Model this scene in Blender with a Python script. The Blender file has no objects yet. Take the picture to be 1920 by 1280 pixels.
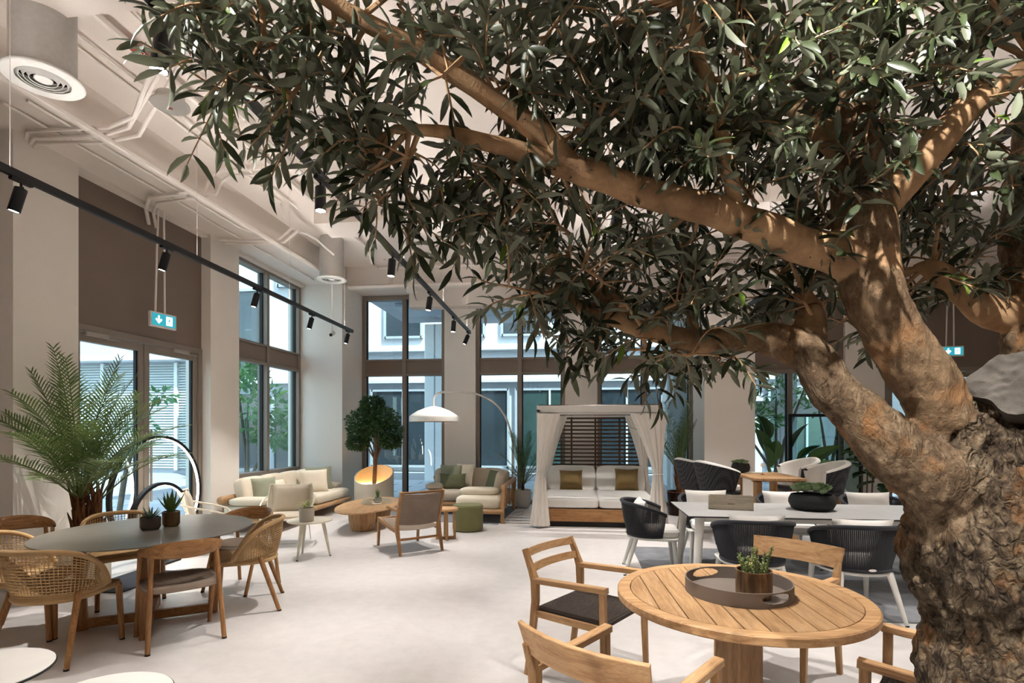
import bpy, math, random
import numpy as np
from mathutils import Vector, Matrix, noise
R = math.radians
random.seed(7)
scene = bpy.context.scene
C = scene.collection

# ------------------------------------------------------------------ camera, sky, sun, exposure
cam_data = bpy.data.cameras.new('camera')
cam_data.sensor_width = 36.0
cam_data.lens = 36.0 * 1020 / 1920
cam_data.shift_y = (805 - 640) / 1920
cam_data.clip_start = 0.05
camera = bpy.data.objects.new('camera', cam_data)
camera.location = (0, 0, 1.55)
camera.rotation_euler = (R(90), 0, math.atan(125 / 1020))
C.objects.link(camera)
scene.camera = camera

world = bpy.data.worlds.new('sky')
scene.world = world
world.use_nodes = True
wn = world.node_tree.nodes
wn.clear()
sky = wn.new('ShaderNodeTexSky')
sky.sky_type = 'NISHITA'
sky.sun_disc = False
sky.sun_elevation = R(56)
sky.sun_rotation = R(130)
bg = wn.new('ShaderNodeBackground')
bg.inputs[1].default_value = 0.26
wo = wn.new('ShaderNodeOutputWorld')
hs = wn.new('ShaderNodeHueSaturation')
hs.inputs['Saturation'].default_value = 0.55
world.node_tree.links.new(sky.outputs[0], hs.inputs['Color'])
world.node_tree.links.new(hs.outputs[0], bg.inputs[0])
world.node_tree.links.new(bg.outputs[0], wo.inputs[0])

sun_d = bpy.data.lights.new('sun', 'SUN')
sun_d.energy = 3.9
sun_d.angle = R(0.6)
sun_d.color = (1, 0.96, 0.9)
sun = bpy.data.objects.new('sun', sun_d)
sun.rotation_euler = (R(36), 0, R(48))
sun.location = (6, -6, 14)
C.objects.link(sun)

scene.view_settings.view_transform = 'Standard'
scene.view_settings.look = 'None'
scene.view_settings.gamma = 1.0
scene.view_settings.use_curve_mapping = False
scene.view_settings.exposure = 2.02
scene.cycles.diffuse_bounces = 6
scene.cycles.transparent_max_bounces = 24
SPOT_W = 55.0
WARM = (1.0, 0.975, 0.94)

# ------------------------------------------------------------------ materials
MATS = {}

def col(h):
    if isinstance(h, str):
        r = [int(h[i:i + 2], 16) / 255 for i in (0, 2, 4)]
        return tuple(((c + 0.055) / 1.055) ** 2.4 if c > 0.04045 else c / 12.92 for c in r) + (1,)
    return tuple(h) + ((1,) if len(h) == 3 else ())

class Mat:
    def __init__(s, name, color='808080', rough=0.6, metal=0.0, spec=0.5):
        s.m = bpy.data.materials.new(name)
        s.m.use_nodes = True
        s.t = s.m.node_tree
        s.b = s.t.nodes['Principled BSDF']
        s.out = s.t.nodes['Material Output']
        s.b.inputs['Base Color'].default_value = col(color)
        s.b.inputs['Roughness'].default_value = rough
        s.b.inputs['Metallic'].default_value = metal
        s.b.inputs['Specular IOR Level'].default_value = spec
        MATS[name] = s.m
    def n(s, typ, **kw):
        nd = s.t.nodes.new(typ)
        for k, v in kw.items():
            if k.startswith('i_'):
                key = k[2:]
                nd.inputs[int(key) if key.isdigit() else key.replace('_', ' ')].default_value = v
            else:
                setattr(nd, k, v)
        return nd
    def l(s, a, b):
        s.t.links.new(a, b)
    def coords(s, scale=(1, 1, 1), rot=(0, 0, 0), kind='Object'):
        tc = s.n('ShaderNodeTexCoord')
        mp = s.n('ShaderNodeMapping')
        mp.inputs['Scale'].default_value = scale
        mp.inputs['Rotation'].default_value = rot
        s.l(tc.outputs[kind], mp.inputs[0])
        return mp.outputs[0]
    def noise(s, vec, scale, detail=3, rough=0.55, dist=0.0):
        nd = s.n('ShaderNodeTexNoise')
        nd.inputs['Scale'].default_value = scale
        nd.inputs['Detail'].default_value = detail
        nd.inputs['Roughness'].default_value = rough
        nd.inputs['Distortion'].default_value = dist
        s.l(vec, nd.inputs['Vector'])
        return nd.outputs['Fac']
    def ramp(s, fac, stops):
        nd = s.n('ShaderNodeValToRGB')
        e = nd.color_ramp.elements
        while len(e) < len(stops):
            e.new(0.5)
        for i, (p, c) in enumerate(stops):
            e[i].position = p
            e[i].color = col(c)
        s.l(fac, nd.inputs[0])
        return nd.outputs[0]
    def mix(s, fac, a, b, mode='MIX'):
        nd = s.n('ShaderNodeMix', data_type='RGBA', blend_type=mode)
        for sock, v in ((nd.inputs[0], fac), (nd.inputs[6], a), (nd.inputs[7], b)):
            if hasattr(v, 'is_linked'):
                s.l(v, sock)
            elif isinstance(v, (int, float)):
                sock.default_value = v
            else:
                sock.default_value = col(v)
        return nd.outputs[2]
    def base(s, sock):
        s.l(sock, s.b.inputs['Base Color'])
        return s
    def bump(s, fac, strength=0.3, dist=0.01):
        nd = s.n('ShaderNodeBump')
        nd.inputs['Strength'].default_value = strength
        nd.inputs['Distance'].default_value = dist
        s.l(fac, nd.inputs['Height'])
        s.l(nd.outputs[0], s.b.inputs['Normal'])
        return s

def plain(name, color, rough=0.6, metal=0.0, vary=0.06, scale=6.0, bump=0.0, spec=0.4):
    m = Mat(name, color, rough, metal, spec)
    f = m.noise(m.coords(), scale, 4)
    c = col(color)
    lo = tuple(x * (1 - vary) for x in c[:3])
    hi = tuple(min(1, x * (1 + vary)) for x in c[:3])
    m.base(m.ramp(f, [(0.3, lo), (0.7, hi)]))
    if bump:
        m.bump(m.noise(m.coords(), scale * 25, 2), bump, 0.003)
    return m.m

def wood(name, dark, mid, light, axis='x', scale=1.0, rough=0.5):
    m = Mat(name, mid, rough, 0, 0.35)
    st = {'x': (1.5, 16, 16), 'y': (16, 1.5, 16), 'z': (16, 16, 1.5)}[axis]
    v = m.coords(tuple(k * scale for k in st))
    f = m.noise(v, 2.2, 5, 0.6, 0.6)
    f2 = m.noise(m.coords(tuple(k * scale * 5 for k in st)), 3.0, 3)
    a = m.ramp(f, [(0.3, dark), (0.5, mid), (0.72, light)])
    b = m.ramp(f2, [(0.35, '9a9a9a'), (0.7, 'ffffff')])
    oi = m.n('ShaderNodeObjectInfo')
    a2 = m.mix(0.35, a, b, 'MULTIPLY')
    hv = m.n('ShaderNodeHueSaturation')
    mr = m.n('ShaderNodeMapRange')
    mr.inputs['To Min'].default_value = 0.86
    mr.inputs['To Max'].default_value = 1.1
    m.l(oi.outputs['Random'], mr.inputs['Value'])
    m.l(mr.outputs[0], hv.inputs['Value'])
    m.l(a2, hv.inputs['Color'])
    m.base(hv.outputs[0])
    m.bump(f2, 0.08, 0.002)
    return m.m

def fabric(name, color, vary=0.08, weave=260.0, rough=0.95, bump=0.25):
    m = Mat(name, color, rough, 0, 0.15)
    f = m.noise(m.coords(), 5.0, 4)
    c = col(color)
    m.base(m.ramp(f, [(0.3, tuple(x * (1 - vary) for x in c[:3])), (0.7, tuple(min(1, x * (1 + vary * 0.6)) for x in c[:3]))]))
    w = m.n('ShaderNodeTexWave', wave_type='BANDS', bands_direction='DIAGONAL')
    w.inputs['Scale'].default_value = weave
    w.inputs['Distortion'].default_value = 1.0
    m.l(m.coords(), w.inputs['Vector'])
    m.bump(w.outputs['Fac'], bump, 0.002)
    m.b.inputs['Sheen Weight'].default_value = 0.15
    return m.m

def leafmat(name, top, under, bright=None, bright_share=0.03, vary=0.35, rough=0.45, trans=0.25):
    m = Mat(name, top, rough, 0, 0.35)
    g = m.n('ShaderNodeNewGeometry')
    c = col(top)
    a = m.ramp(g.outputs['Random Per Island'], [(0.0, tuple(x * (1 - vary) for x in c[:3])), (1 - bright_share - 0.02, tuple(min(1, x * (1 + vary)) for x in c[:3])), (1 - bright_share, bright or top)])
    m.base(m.mix(g.outputs['Backfacing'], a, under))
    tr = m.n('ShaderNodeBsdfTranslucent')
    m.l(m.mix(0.5, a, under), tr.inputs['Color'])
    mx = m.n('ShaderNodeMixShader')
    mx.inputs[0].default_value = trans
    m.l(m.b.outputs[0], mx.inputs[1])
    m.l(tr.outputs[0], mx.inputs[2])
    m.l(mx.outputs[0], m.out.inputs[0])
    return m.m

def emis(name, color, strength):
    m = Mat(name, color, 0.5)
    m.b.inputs['Emission Color'].default_value = col(color)
    m.b.inputs['Emission Strength'].default_value = strength
    return m.m

def glassmat(name, tint, reflect=0.5):
    m = Mat(name, tint, 0.02)
    tr = m.n('ShaderNodeBsdfTransparent')
    tr.inputs[0].default_value = col(tint)
    gl = m.n('ShaderNodeBsdfGlossy')
    gl.inputs['Roughness'].default_value = 0.01
    gl.inputs['Color'].default_value = (0.9, 0.95, 0.97, 1)
    fr = m.n('ShaderNodeFresnel')
    geo = m.n('ShaderNodeNewGeometry')        # a pane has two faces: treat both as air to glass
    ior = m.n('ShaderNodeMapRange')
    ior.inputs['To Min'].default_value = 1.5
    ior.inputs['To Max'].default_value = 1 / 1.5
    m.l(geo.outputs['Backfacing'], ior.inputs['Value'])
    m.l(ior.outputs[0], fr.inputs[0])
    mul = m.n('ShaderNodeMath', operation='MULTIPLY')
    mul.inputs[1].default_value = reflect * 2
    mul.use_clamp = True
    m.l(fr.outputs[0], mul.inputs[0])
    mx = m.n('ShaderNodeMixShader')
    m.l(mul.outputs[0], mx.inputs[0])
    m.l(tr.outputs[0], mx.inputs[1])
    m.l(gl.outputs[0], mx.inputs[2])
    m.l(mx.outputs[0], m.out.inputs[0])
    return m.m

def floor_mat():
    m = Mat('microcement_floor', 'cfc8c1', 0.42, 0, 0.4)
    f = m.noise(m.coords(), 0.7, 5, 0.6)
    f2 = m.noise(m.coords(), 9.0, 5, 0.65)
    a = m.ramp(f, [(0.3, 'cdc7c4'), (0.7, 'dad5d2')])
    b = m.ramp(f2, [(0.3, 'e8e8e8'), (0.7, 'ffffff')])
    m.base(m.mix(0.6, a, b, 'MULTIPLY'))
    m.bump(f2, 0.03, 0.002)
    return m.m

def bark_mat():
    m = Mat('olive_bark', '5a4632', 0.9, 0, 0.2)
    v = m.coords((1, 1, 0.55))
    big = m.noise(v, 5.0, 4, 0.6)
    fine = m.noise(v, 38.0, 6, 0.7, 0.4)
    mid = m.noise(v, 14.0, 5, 0.65, 0.6)
    wob = m.n('ShaderNodeMix', data_type='RGBA', blend_type='ADD')
    wob.inputs[0].default_value = 0.42
    m.l(v, wob.inputs[6])
    nz = m.n('ShaderNodeTexNoise')
    nz.inputs['Scale'].default_value = 6.0
    nz.inputs['Detail'].default_value = 4.0
    m.l(v, nz.inputs['Vector'])
    m.l(nz.outputs['Color'], wob.inputs[7])
    vor = m.n('ShaderNodeTexVoronoi', feature='DISTANCE_TO_EDGE')
    vor.inputs['Scale'].default_value = 26.0
    m.l(wob.outputs[2], vor.inputs['Vector'])
    crack = m.ramp(vor.outputs['Distance'], [(0.0, '000000'), (0.2, 'ffffff')])
    c1 = m.ramp(mid, [(0.32, '1d1611'), (0.46, '4a3c30'), (0.58, '77654f'), (0.72, '9c8b75')])
    c2 = m.ramp(fine, [(0.38, '120d0a'), (0.5, '5a4a38'), (0.66, '9a8870')])
    mm = m.mix(0.5, c1, c2)
    mm = m.mix(0.22, mm, m.mix(crack, '3a2f26', 'ffffff'), 'MULTIPLY')
    patch = m.ramp(m.noise(m.coords((1, 1, 1)), 7.0, 4, 0.6), [(0.56, '000000'), (0.66, 'ffffff')])
    mm = m.mix(m.mix(0.55, '000000', patch), mm, '8a5a2c')
    # younger wood higher in the crown is smoother and tawny
    at = m.n('ShaderNodeAttribute', attribute_name='young')
    smooth = m.ramp(m.noise(m.coords((1, 1, 1)), 11.0, 5, 0.6), [(0.3, '8c6c50'), (0.55, 'b08d69'), (0.75, 'caa982')])
    mm = m.mix(at.outputs['Fac'], mm, smooth)
    m.base(mm)
    hb = m.n('ShaderNodeMath', operation='ADD')
    m.l(mid, hb.inputs[0])
    m.l(fine, hb.inputs[1])
    oldf = m.n('ShaderNodeMath', operation='SUBTRACT')
    oldf.inputs[0].default_value = 1.0
    m.l(at.outputs['Fac'], oldf.inputs[1])
    pw = m.n('ShaderNodeMath', operation='POWER')
    pw.inputs[1].default_value = 6.0
    m.l(oldf.outputs[0], pw.inputs[0])
    ck = m.n('ShaderNodeMath', operation='MULTIPLY')
    half = m.n('ShaderNodeMath', operation='MULTIPLY')
    half.inputs[1].default_value = 0.4
    m.l(crack, half.inputs[0])
    m.l(half.outputs[0], ck.inputs[0])
    m.l(pw.outputs[0], ck.inputs[1])
    hc = m.n('ShaderNodeMath', operation='ADD')
    m.l(hb.outputs[0], hc.inputs[0])
    m.l(ck.outputs[0], hc.inputs[1])
    inv = m.n('ShaderNodeMath', operation='MULTIPLY_ADD')      # smoother on the young wood
    inv.inputs[1].default_value = -0.75
    inv.inputs[2].default_value = 1.0
    m.l(at.outputs['Fac'], inv.inputs[0])
    m.bump(hc.outputs[0], 0.9, 0.022)
    bn = [q for q in m.t.nodes if q.type == 'BUMP'][0]
    m.l(inv.outputs[0], bn.inputs['Strength'])
    return m.m

def fluted_mat():
    m = Mat('ribbed_glaze', '6b5138', 0.35, 0, 0.5)
    f = m.noise(m.coords((1, 1, 0.25)), 28.0, 4)
    m.base(m.ramp(f, [(0.35, '4b3826'), (0.55, '75583c'), (0.75, 'a58a66')]))
    return m.m

wall_m = plain('painted_plaster', 'e4ddd5', 0.85, vary=0.02, scale=1.5, bump=0.05)
ceil_m = plain('painted_ceiling', 'dfd5cc', 0.85, vary=0.025, scale=2.0)
pipe_m = plain('painted_conduit', 'e6ddd5', 0.6, vary=0.02)
taupe_m = plain('taupe_cladding', '7a6b5f', 0.6, vary=0.03, scale=2.0)
frame_m = plain('bronze_window_frame', '857a70', 0.5, 0.0, vary=0.03)
gasket_m = plain('black_gasket', '111111', 0.6)
floor_m = floor_mat()
glass_m = glassmat('window_glass', 'dfeeee', 0.5)
black_m = plain('matt_black_metal', '17181a', 0.45, 0.3, vary=0.05)
white_m = plain('white_lacquer', 'd8d5cf', 0.45, vary=0.02)
teak_x = wood('teak_along', 'a4784e', 'c2986b', 'd3ac80', 'x')
teak_y = wood('teak_across', 'a4784e', 'c2986b', 'd3ac80', 'y')
teak_z = wood('teak_upright', '9c6f47', 'ba9063', 'cca476', 'z')
oak_x = wood('oak_along', '8a5f38', 'a8794c', 'bd9060', 'x')
oak_z = wood('oak_upright', '8a5f38', 'a8794c', 'bd9060', 'z')
oak_y = wood('oak_across', '8a5f38', 'a8794c', 'bd9060', 'y')
dark_wood = wood('brown_slat_wood', '3d2a1c', '553b28', '684a32', 'x')
cord_m = fabric('natural_rope', 'bc9a6c', 0.18, 400, 0.9, 0.5)
papercord_m = fabric('grey_papercord', 'a08f80', 0.12, 500, 0.9, 0.5)
darkcord_m = fabric('brown_cord', '40352d', 0.2, 500, 0.85, 0.5)
charcoal_m = fabric('charcoal_rope', '2e2f33', 0.15, 500, 0.85, 0.4)
cream_m = fabric('cream_upholstery', 'd9cdb8', 0.05)
beige_m = fabric('beige_upholstery', 'bdb09d', 0.05)
offwhite_m = fabric('off_white_canvas', 'dedad4', 0.04)
sage_m = fabric('sage_linen', '8c8d78', 0.08)
olive_fab_m = fabric('olive_felt', '7b7852', 0.08)
khaki_m = fabric('khaki_linen', '7b6540', 0.08)
curtain_m = fabric('sheer_voile', 'e6e0d8', 0.03, 500)
rug_m = fabric('grey_rug_pile', '85868a', 0.3, 120, 1.0, 0.8)
soil_m = plain('potting_soil', '2a2019', 0.95, vary=0.3, scale=60, bump=0.5)

# ------------------------------------------------------------------ mesh helpers
class MB:
    def __init__(s):
        s.v = []
        s.f = []
    def add(s, vs, fs, M=None):
        o = len(s.v)
        if M is not None:
            vs = [M @ Vector(p) for p in vs]
        s.v.extend(tuple(p) for p in vs)
        s.f.extend(tuple(i + o for i in f) for f in fs)
        return s
    def box(s, c, d, b=0.0, M=None):
        hx, hy, hz = d[0] / 2, d[1] / 2, d[2] / 2
        cx, cy, cz = c
        if b <= 0:
            vs = [(cx + sx * hx, cy + sy * hy, cz + sz * hz) for sz in (-1, 1) for sy in (-1, 1) for sx in (-1, 1)]
            fs = [(0, 2, 3, 1), (4, 5, 7, 6), (0, 1, 5, 4), (2, 6, 7, 3), (0, 4, 6, 2), (1, 3, 7, 5)]
            return s.add(vs, fs, M)
        b = min(b, hx * 0.98, hy * 0.98, hz * 0.98)
        vs, idx = [], {}
        for sx in (-1, 1):
            for sy in (-1, 1):
                for sz in (-1, 1):
                    for a in range(3):
                        p = [sx * (hx - (b if a != 0 else 0)), sy * (hy - (b if a != 1 else 0)), sz * (hz - (b if a != 2 else 0))]
                        idx[(sx, sy, sz, a)] = len(vs)
                        vs.append((cx + p[0], cy + p[1], cz + p[2]))
        fs = []
        for a in range(3):
            for q in (-1, 1):
                o = [i for i in range(3) if i != a]
                ring = []
                for e, g in ((-1, -1), (1, -1), (1, 1), (-1, 1)):
                    k = [0, 0, 0]
                    k[a] = q
                    k[o[0]] = e
                    k[o[1]] = g
                    ring.append(idx[(*k, a)])
                flip = (q == 1) == (a == 1)
                fs.append(tuple(ring[::-1] if flip else ring))
        for a in range(3):
            o = [i for i in range(3) if i != a]
            for e in (-1, 1):
                for g in (-1, 1):
                    k0, k1 = [0, 0, 0], [0, 0, 0]
                    k0[a], k1[a] = -1, 1
                    for k in (k0, k1):
                        k[o[0]], k[o[1]] = e, g
                    fs.append((idx[(*k0, o[0])], idx[(*k1, o[0])], idx[(*k1, o[1])], idx[(*k0, o[1])]))
        for sx in (-1, 1):
            for sy in (-1, 1):
                for sz in (-1, 1):
                    fs.append((idx[(sx, sy, sz, 0)], idx[(sx, sy, sz, 1)], idx[(sx, sy, sz, 2)]))
        return s.add(vs, fs, M)
    def tube(s, pts, rad, n=8, cap=True, sq=None, up=None, closed=False, M=None):
        """sweep a round (or sq=(w,h) rectangular, chamfered) section along pts"""
        P = [Vector(p) for p in pts]
        m = len(P)
        if not hasattr(rad, '__len__'):
            rad = [rad] * m
        T = []
        for i in range(m):
            if closed:
                t = P[(i + 1) % m] - P[i - 1]
            else:
                t = P[min(i + 1, m - 1)] - P[max(i - 1, 0)]
            T.append(t.normalized() if t.length > 1e-9 else Vector((0, 0, 1)))
        u = Vector(up) if up else (Vector((0, 0, 1)) if abs(T[0].z) < 0.9 else Vector((0, 1, 0)))
        if sq:
            w, h = sq[0] / 2, sq[1] / 2
            b = min(w, h) * 0.25
            sec = [(w, -h + b), (w, h - b), (w - b, h), (-w + b, h), (-w, h - b), (-w, -h + b), (-w + b, -h), (w - b, -h)]
        else:
            sec = [(math.cos(2 * math.pi * k / n), math.sin(2 * math.pi * k / n)) for k in range(n)]
        ns = len(sec)
        vs, fs = [], []
        for i in range(m):
            if i and not up:
                u = u - T[i] * u.dot(T[i])
            x = T[i].cross(u)
            x = x.normalized() if x.length > 1e-6 else Vector((1, 0, 0))
            y = x.cross(T[i]).normalized()
            if not up:
                u = y
            for a, c in sec:
                vs.append(P[i] + (x * a + y * c) * rad[i])
        for i in range(m if closed else m - 1):
            j = (i + 1) % m
            for k in range(ns):
                l = (k + 1) % ns
                fs.append((i * ns + k, i * ns + l, j * ns + l, j * ns + k))
        if cap and not closed:
            fs.append(tuple(range(ns))[::-1])
            fs.append(tuple((m - 1) * ns + k for k in range(ns)))
        return s.add(vs, fs, M)
    def lathe(s, prof, n=32, c=(0, 0, 0), M=None, cap=True):
        vs = [(c[0] + r * math.cos(2 * math.pi * k / n), c[1] + r * math.sin(2 * math.pi * k / n), c[2] + z) for r, z in prof for k in range(n)]
        fs = [(i * n + k, i * n + (k + 1) % n, (i + 1) * n + (k + 1) % n, (i + 1) * n + k) for i in range(len(prof) - 1) for k in range(n)]
        if cap:
            if prof[0][0] > 1e-6:
                fs.append(tuple(range(n))[::-1])
            if prof[-1][0] > 1e-6:
                fs.append(tuple((len(prof) - 1) * n + k for k in range(n)))
        return s.add(vs, fs, M)
    def prism(s, poly, z0, z1, b=0.0, M=None):
        n = len(poly)
        cx = sum(p[0] for p in poly) / n
        cy = sum(p[1] for p in poly) / n
        def ins(d):
            out = []
            for x, y in poly:
                l = math.hypot(x - cx, y - cy) or 1
                out.append((x - (x - cx) / l * d, y - (y - cy) / l * d))
            return out
        rings = [(ins(b), z0), (poly, z0 + b), (poly, z1 - b), (ins(b), z1)] if b else [(poly, z0), (poly, z1)]
        vs = [(x, y, z) for r, z in rings for x, y in r]
        fs = [(i * n + k, i * n + (k + 1) % n, (i + 1) * n + (k + 1) % n, (i + 1) * n + k) for i in range(len(rings) - 1) for k in range(n)]
        fs.append(tuple(range(n))[::-1])
        fs.append(tuple((len(rings) - 1) * n + k for k in range(n)))
        return s.add(vs, fs, M)
    def grid(s, fn, nu, nv, wrap_u=False, M=None):
        vs = [fn(i / (nu if wrap_u else nu - 1), j / (nv - 1)) for j in range(nv) for i in range(nu)]
        fs = []
        for j in range(nv - 1):
            for i in range(nu if wrap_u else nu - 1):
                a = (i + 1) % nu
                fs.append((j * nu + i, j * nu + a, (j + 1) * nu + a, (j + 1) * nu + i))
        return s.add(vs, fs, M)
    def blob(s, c, d, e1=0.35, e2=0.3, nu=28, nv=14, M=None):
        """superellipsoid: a plump rounded box"""
        def sp(w, e):
            return math.copysign(abs(w) ** e, w)
        def fn(u, v):
            a, b = 2 * math.pi * u, -math.pi / 2 + math.pi * v
            return (c[0] + d[0] / 2 * sp(math.cos(b), e1) * sp(math.cos(a), e2), c[1] + d[1] / 2 * sp(math.cos(b), e1) * sp(math.sin(a), e2), c[2] + d[2] / 2 * sp(math.sin(b), e1))
        return s.grid(fn, nu, nv, True, M)
    def pillow(s, w, h, t, M=None, n=13, seed=0):
        """scatter cushion in the XZ plane, thickness along Y, pointed corners, a few soft creases"""
        for q in (-1, 1):
            def fn(u, v):
                a, b = 2 * u - 1, 2 * v - 1
                k = ((1 - a ** 4) * (1 - b ** 4)) ** 0.55
                x = w / 2 * a * (1 - 0.07 * (1 - b * b))
                z = h / 2 * b * (1 - 0.07 * (1 - a * a))
                cr = 0.10 * noise.noise(Vector((a * 2 + seed * 3.1, b * 2 + q, seed * 1.7)))
                return (x * q, q * t / 2 * k * (1 + cr), z)
            s.grid(fn, n, n, False, M)
        return s
    def build(s, name, mat, parent=None, loc=None, smooth=True, angle=38, rot=None):
        me = bpy.data.meshes.new(name)
        me.from_pydata(s.v, [], s.f)
        me.update()
        if mat:
            me.materials.append(MATS.get(mat) if isinstance(mat, str) else mat)
        if smooth:
            me.polygons.foreach_set('use_smooth', [True] * len(me.polygons))
            me.set_sharp_from_angle(angle=R(angle))
        o = bpy.data.objects.new(name, me)
        C.objects.link(o)
        if parent:
            o.parent = parent
        if loc:
            o.location = loc
        if rot:
            o.rotation_euler = rot
        return o

def tag(o, label=None, cat=None, group=None, kind=None):
    if label:
        o['label'] = label
    if cat:
        o['category'] = cat
    if group:
        o['group'] = group
    if kind:
        o['kind'] = kind
    return o

def thing(name, label, cat, loc=(0, 0, 0), rz=0.0, group=None, kind=None):
    o = bpy.data.objects.new(name, None)
    o.empty_display_size = 0.1
    C.objects.link(o)
    o.location = loc
    o.rotation_euler = (0, 0, rz)
    return tag(o, label, cat, group, kind)

def face(fx, fy):
    return math.atan2(-fx, fy)

def copy_tree(o, loc=None, rz=None, label=None, group=None, parent=None):
    c = o.copy()
    C.objects.link(c)
    c.parent = parent
    if loc is not None:
        c.location = loc
    if rz is not None:
        c.rotation_euler = (0, 0, rz)
    if label:
        c['label'] = label
    if group:
        c['group'] = group
    for ch in o.children:
        copy_tree(ch, parent=c)
    return c

def TM(loc=(0, 0, 0), rx=0, ry=0, rz=0):
    return Matrix.Translation(loc) @ Matrix.Rotation(rz, 4, 'Z') @ Matrix.Rotation(ry, 4, 'Y') @ Matrix.Rotation(rx, 4, 'X')

def arc(cx, cy, rx, ry, a0, a1, n):
    return [(cx + rx * math.cos(R(a0 + (a1 - a0) * k / n)), cy + ry * math.sin(R(a0 + (a1 - a0) * k / n))) for k in range(n + 1)]

def structure(name, mb, mat, smooth=False):
    o = mb.build(name, mat, smooth=smooth)
    o['kind'] = 'structure'
    return o

# ------------------------------------------------------------------ the room
XL, YB, ZC = -5.55, 11.33, 4.87      # left glazing line, back glazing line, main ceiling
structure('floor', MB().box((1.7, 3.4, -0.1), (14.9, 16.3, 0.2)), floor_m)
structure('ceiling', MB().box((2.15, 3.0, ZC + 0.1), (13.8, 15.4, 0.2)), ceil_m)
structure('ceiling_soffit', MB().box((-5.28, 3.4, 4.70), (1.14, 16.3, 0.52)), ceil_m)
structure('ceiling_bulkhead', MB().box((2.15, 11.12, 4.70), (13.8, 0.94, 0.52)).box((2.75, 11.12, 4.265), (12.5, 0.3, 0.35)), ceil_m)
structure('unseen_upper_floors', MB().box((1.7, 3.45, 7.6), (15.4, 16.6, 5.2)), ceil_m)  # unseen upper floors as one block, made tall for a longer outdoor shadow
structure('ceiling_beam', MB().box((2.6, 7.95, 4.735), (13.0, 0.6, 0.27)), ceil_m)
structure('ceiling_beam', MB().box((2.6, 3.3, 4.735), (13.0, 0.6, 0.27)), ceil_m)
structure('wall_right', MB().box((9.1, 3.4, 2.45), (0.2, 16.3, 4.9)), wall_m)
structure('wall_front', MB().box((1.7, -4.65, 2.45), (14.9, 0.2, 4.9)), wall_m)
# left side: taupe bay, pillars, door bay, window bay, corner pillar
structure('wall_left', MB().box((-5.67, 0.05, 2.22), (0.24, 9.1, 4.44)).box((-5.67, 6.37, 3.59), (0.24, 2.14, 1.70)), taupe_m)
for y0, y1 in ((4.61, 5.30), (7.44, 8.12)):
    structure('pillar', MB().box((-5.6, (y0 + y1) / 2, 2.22), (0.40, y1 - y0, 4.44)), wall_m)
structure('corner_pillar', MB().box((-5.23, 10.95, 2.22), (1.14, 1.28, 4.44)), wall_m)
structure('window_ledge', MB().box((-5.67, 9.215, 0.37), (0.24, 2.19, 0.74)), wall_m)
# back side
for x0, x1, y0 in ((-2.82, -2.153, 11.25), (-0.278, 0.379, 11.25), (2.285, 3.17, 10.31), (5.13, 5.84, 11.25), (7.9, 9.0, 11.25)):
    structure('pillar', MB().box(((x0 + x1) / 2, (y0 + 11.58) / 2, 2.22), (x1 - x0, 11.58 - y0, 4.44)), wall_m)
structure('wall_back', MB().box((4.15, 11.45, 3.59), (1.96, 0.24, 1.70)).box((6.87, 11.45, 3.59), (2.06, 0.24, 1.70)), taupe_m)
# slim cornice where the left bays meet the soffit
for k, (y0, y1) in enumerate(((5.30, 7.44), (8.12, 10.31))):
    structure('trim_%d' % (k + 1), MB().box((-5.50, (y0 + y1) / 2, 4.415), (0.10, y1 - y0, 0.05)), ceil_m)

def window(num, along, fixed, a0, a1, z0, z1, mull, band, outward, head=None):
    """two-light glazed bay; along = 'x' or 'y' is the direction of its width"""
    e = thing('window_%d' % num, None, None, kind='structure')
    def bx(mb, a, b, zz0, zz1, d0, d1):
        if along == 'x':
            return mb.box(((a + b) / 2, fixed + outward * (d0 + d1) / 2, (zz0 + zz1) / 2), (b - a, abs(d1 - d0), zz1 - zz0), 0.004)
        return mb.box((fixed + outward * (d0 + d1) / 2, (a + b) / 2, (zz0 + zz1) / 2), (abs(d1 - d0), b - a, zz1 - zz0), 0.004)
    w = 0.075
    for a in (a0, a1 - w):
        bx(MB(), a, a + w, z0, z1, -0.02, 0.16).build('jamb', frame_m, e)
    for a in (z0, z1 - w):
        bx(MB(), a0 + w, a1 - w, a, a + w, -0.02, 0.16).build('rail', frame_m, e)
    rows = [(z0 + w, z1 - w)]
    if band:
        rows = [(z0 + w, band[0]), (band[1], z1 - w)]
        for a, b in ((a0 + w, mull - 0.04), (mull + 0.04, a1 - w)):
            bx(MB(), a, b, band[0] + 0.05, band[1] - 0.04, 0.0, 0.1).build('spandrel_panel', taupe_m, e)
        for zz in ((band[0], band[0] + 0.05), (band[1] - 0.04, band[1])):
            bx(MB(), a0 + w, a1 - w, zz[0], zz[1], -0.025, 0.12).build('transom', frame_m, e)
    bx(MB(), mull - 0.04, mull + 0.04, z0 + w, z1 - w, -0.03, 0.16).build('mullion', frame_m, e)
    for r0, r1 in rows:
        for a, b in ((a0 + w, mull - 0.04), (mull + 0.04, a1 - w)):
            g = bx(MB(), a, b, r0, r1, 0.075, 0.085).build('pane', glass_m, e, smooth=False)
            k = MB()
            bx(k, a, a + 0.02, r0, r1, 0.05, 0.11)
            bx(k, b - 0.02, b, r0, r1, 0.05, 0.11)
            k.build('gasket', gasket_m, g)
    return e

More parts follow.
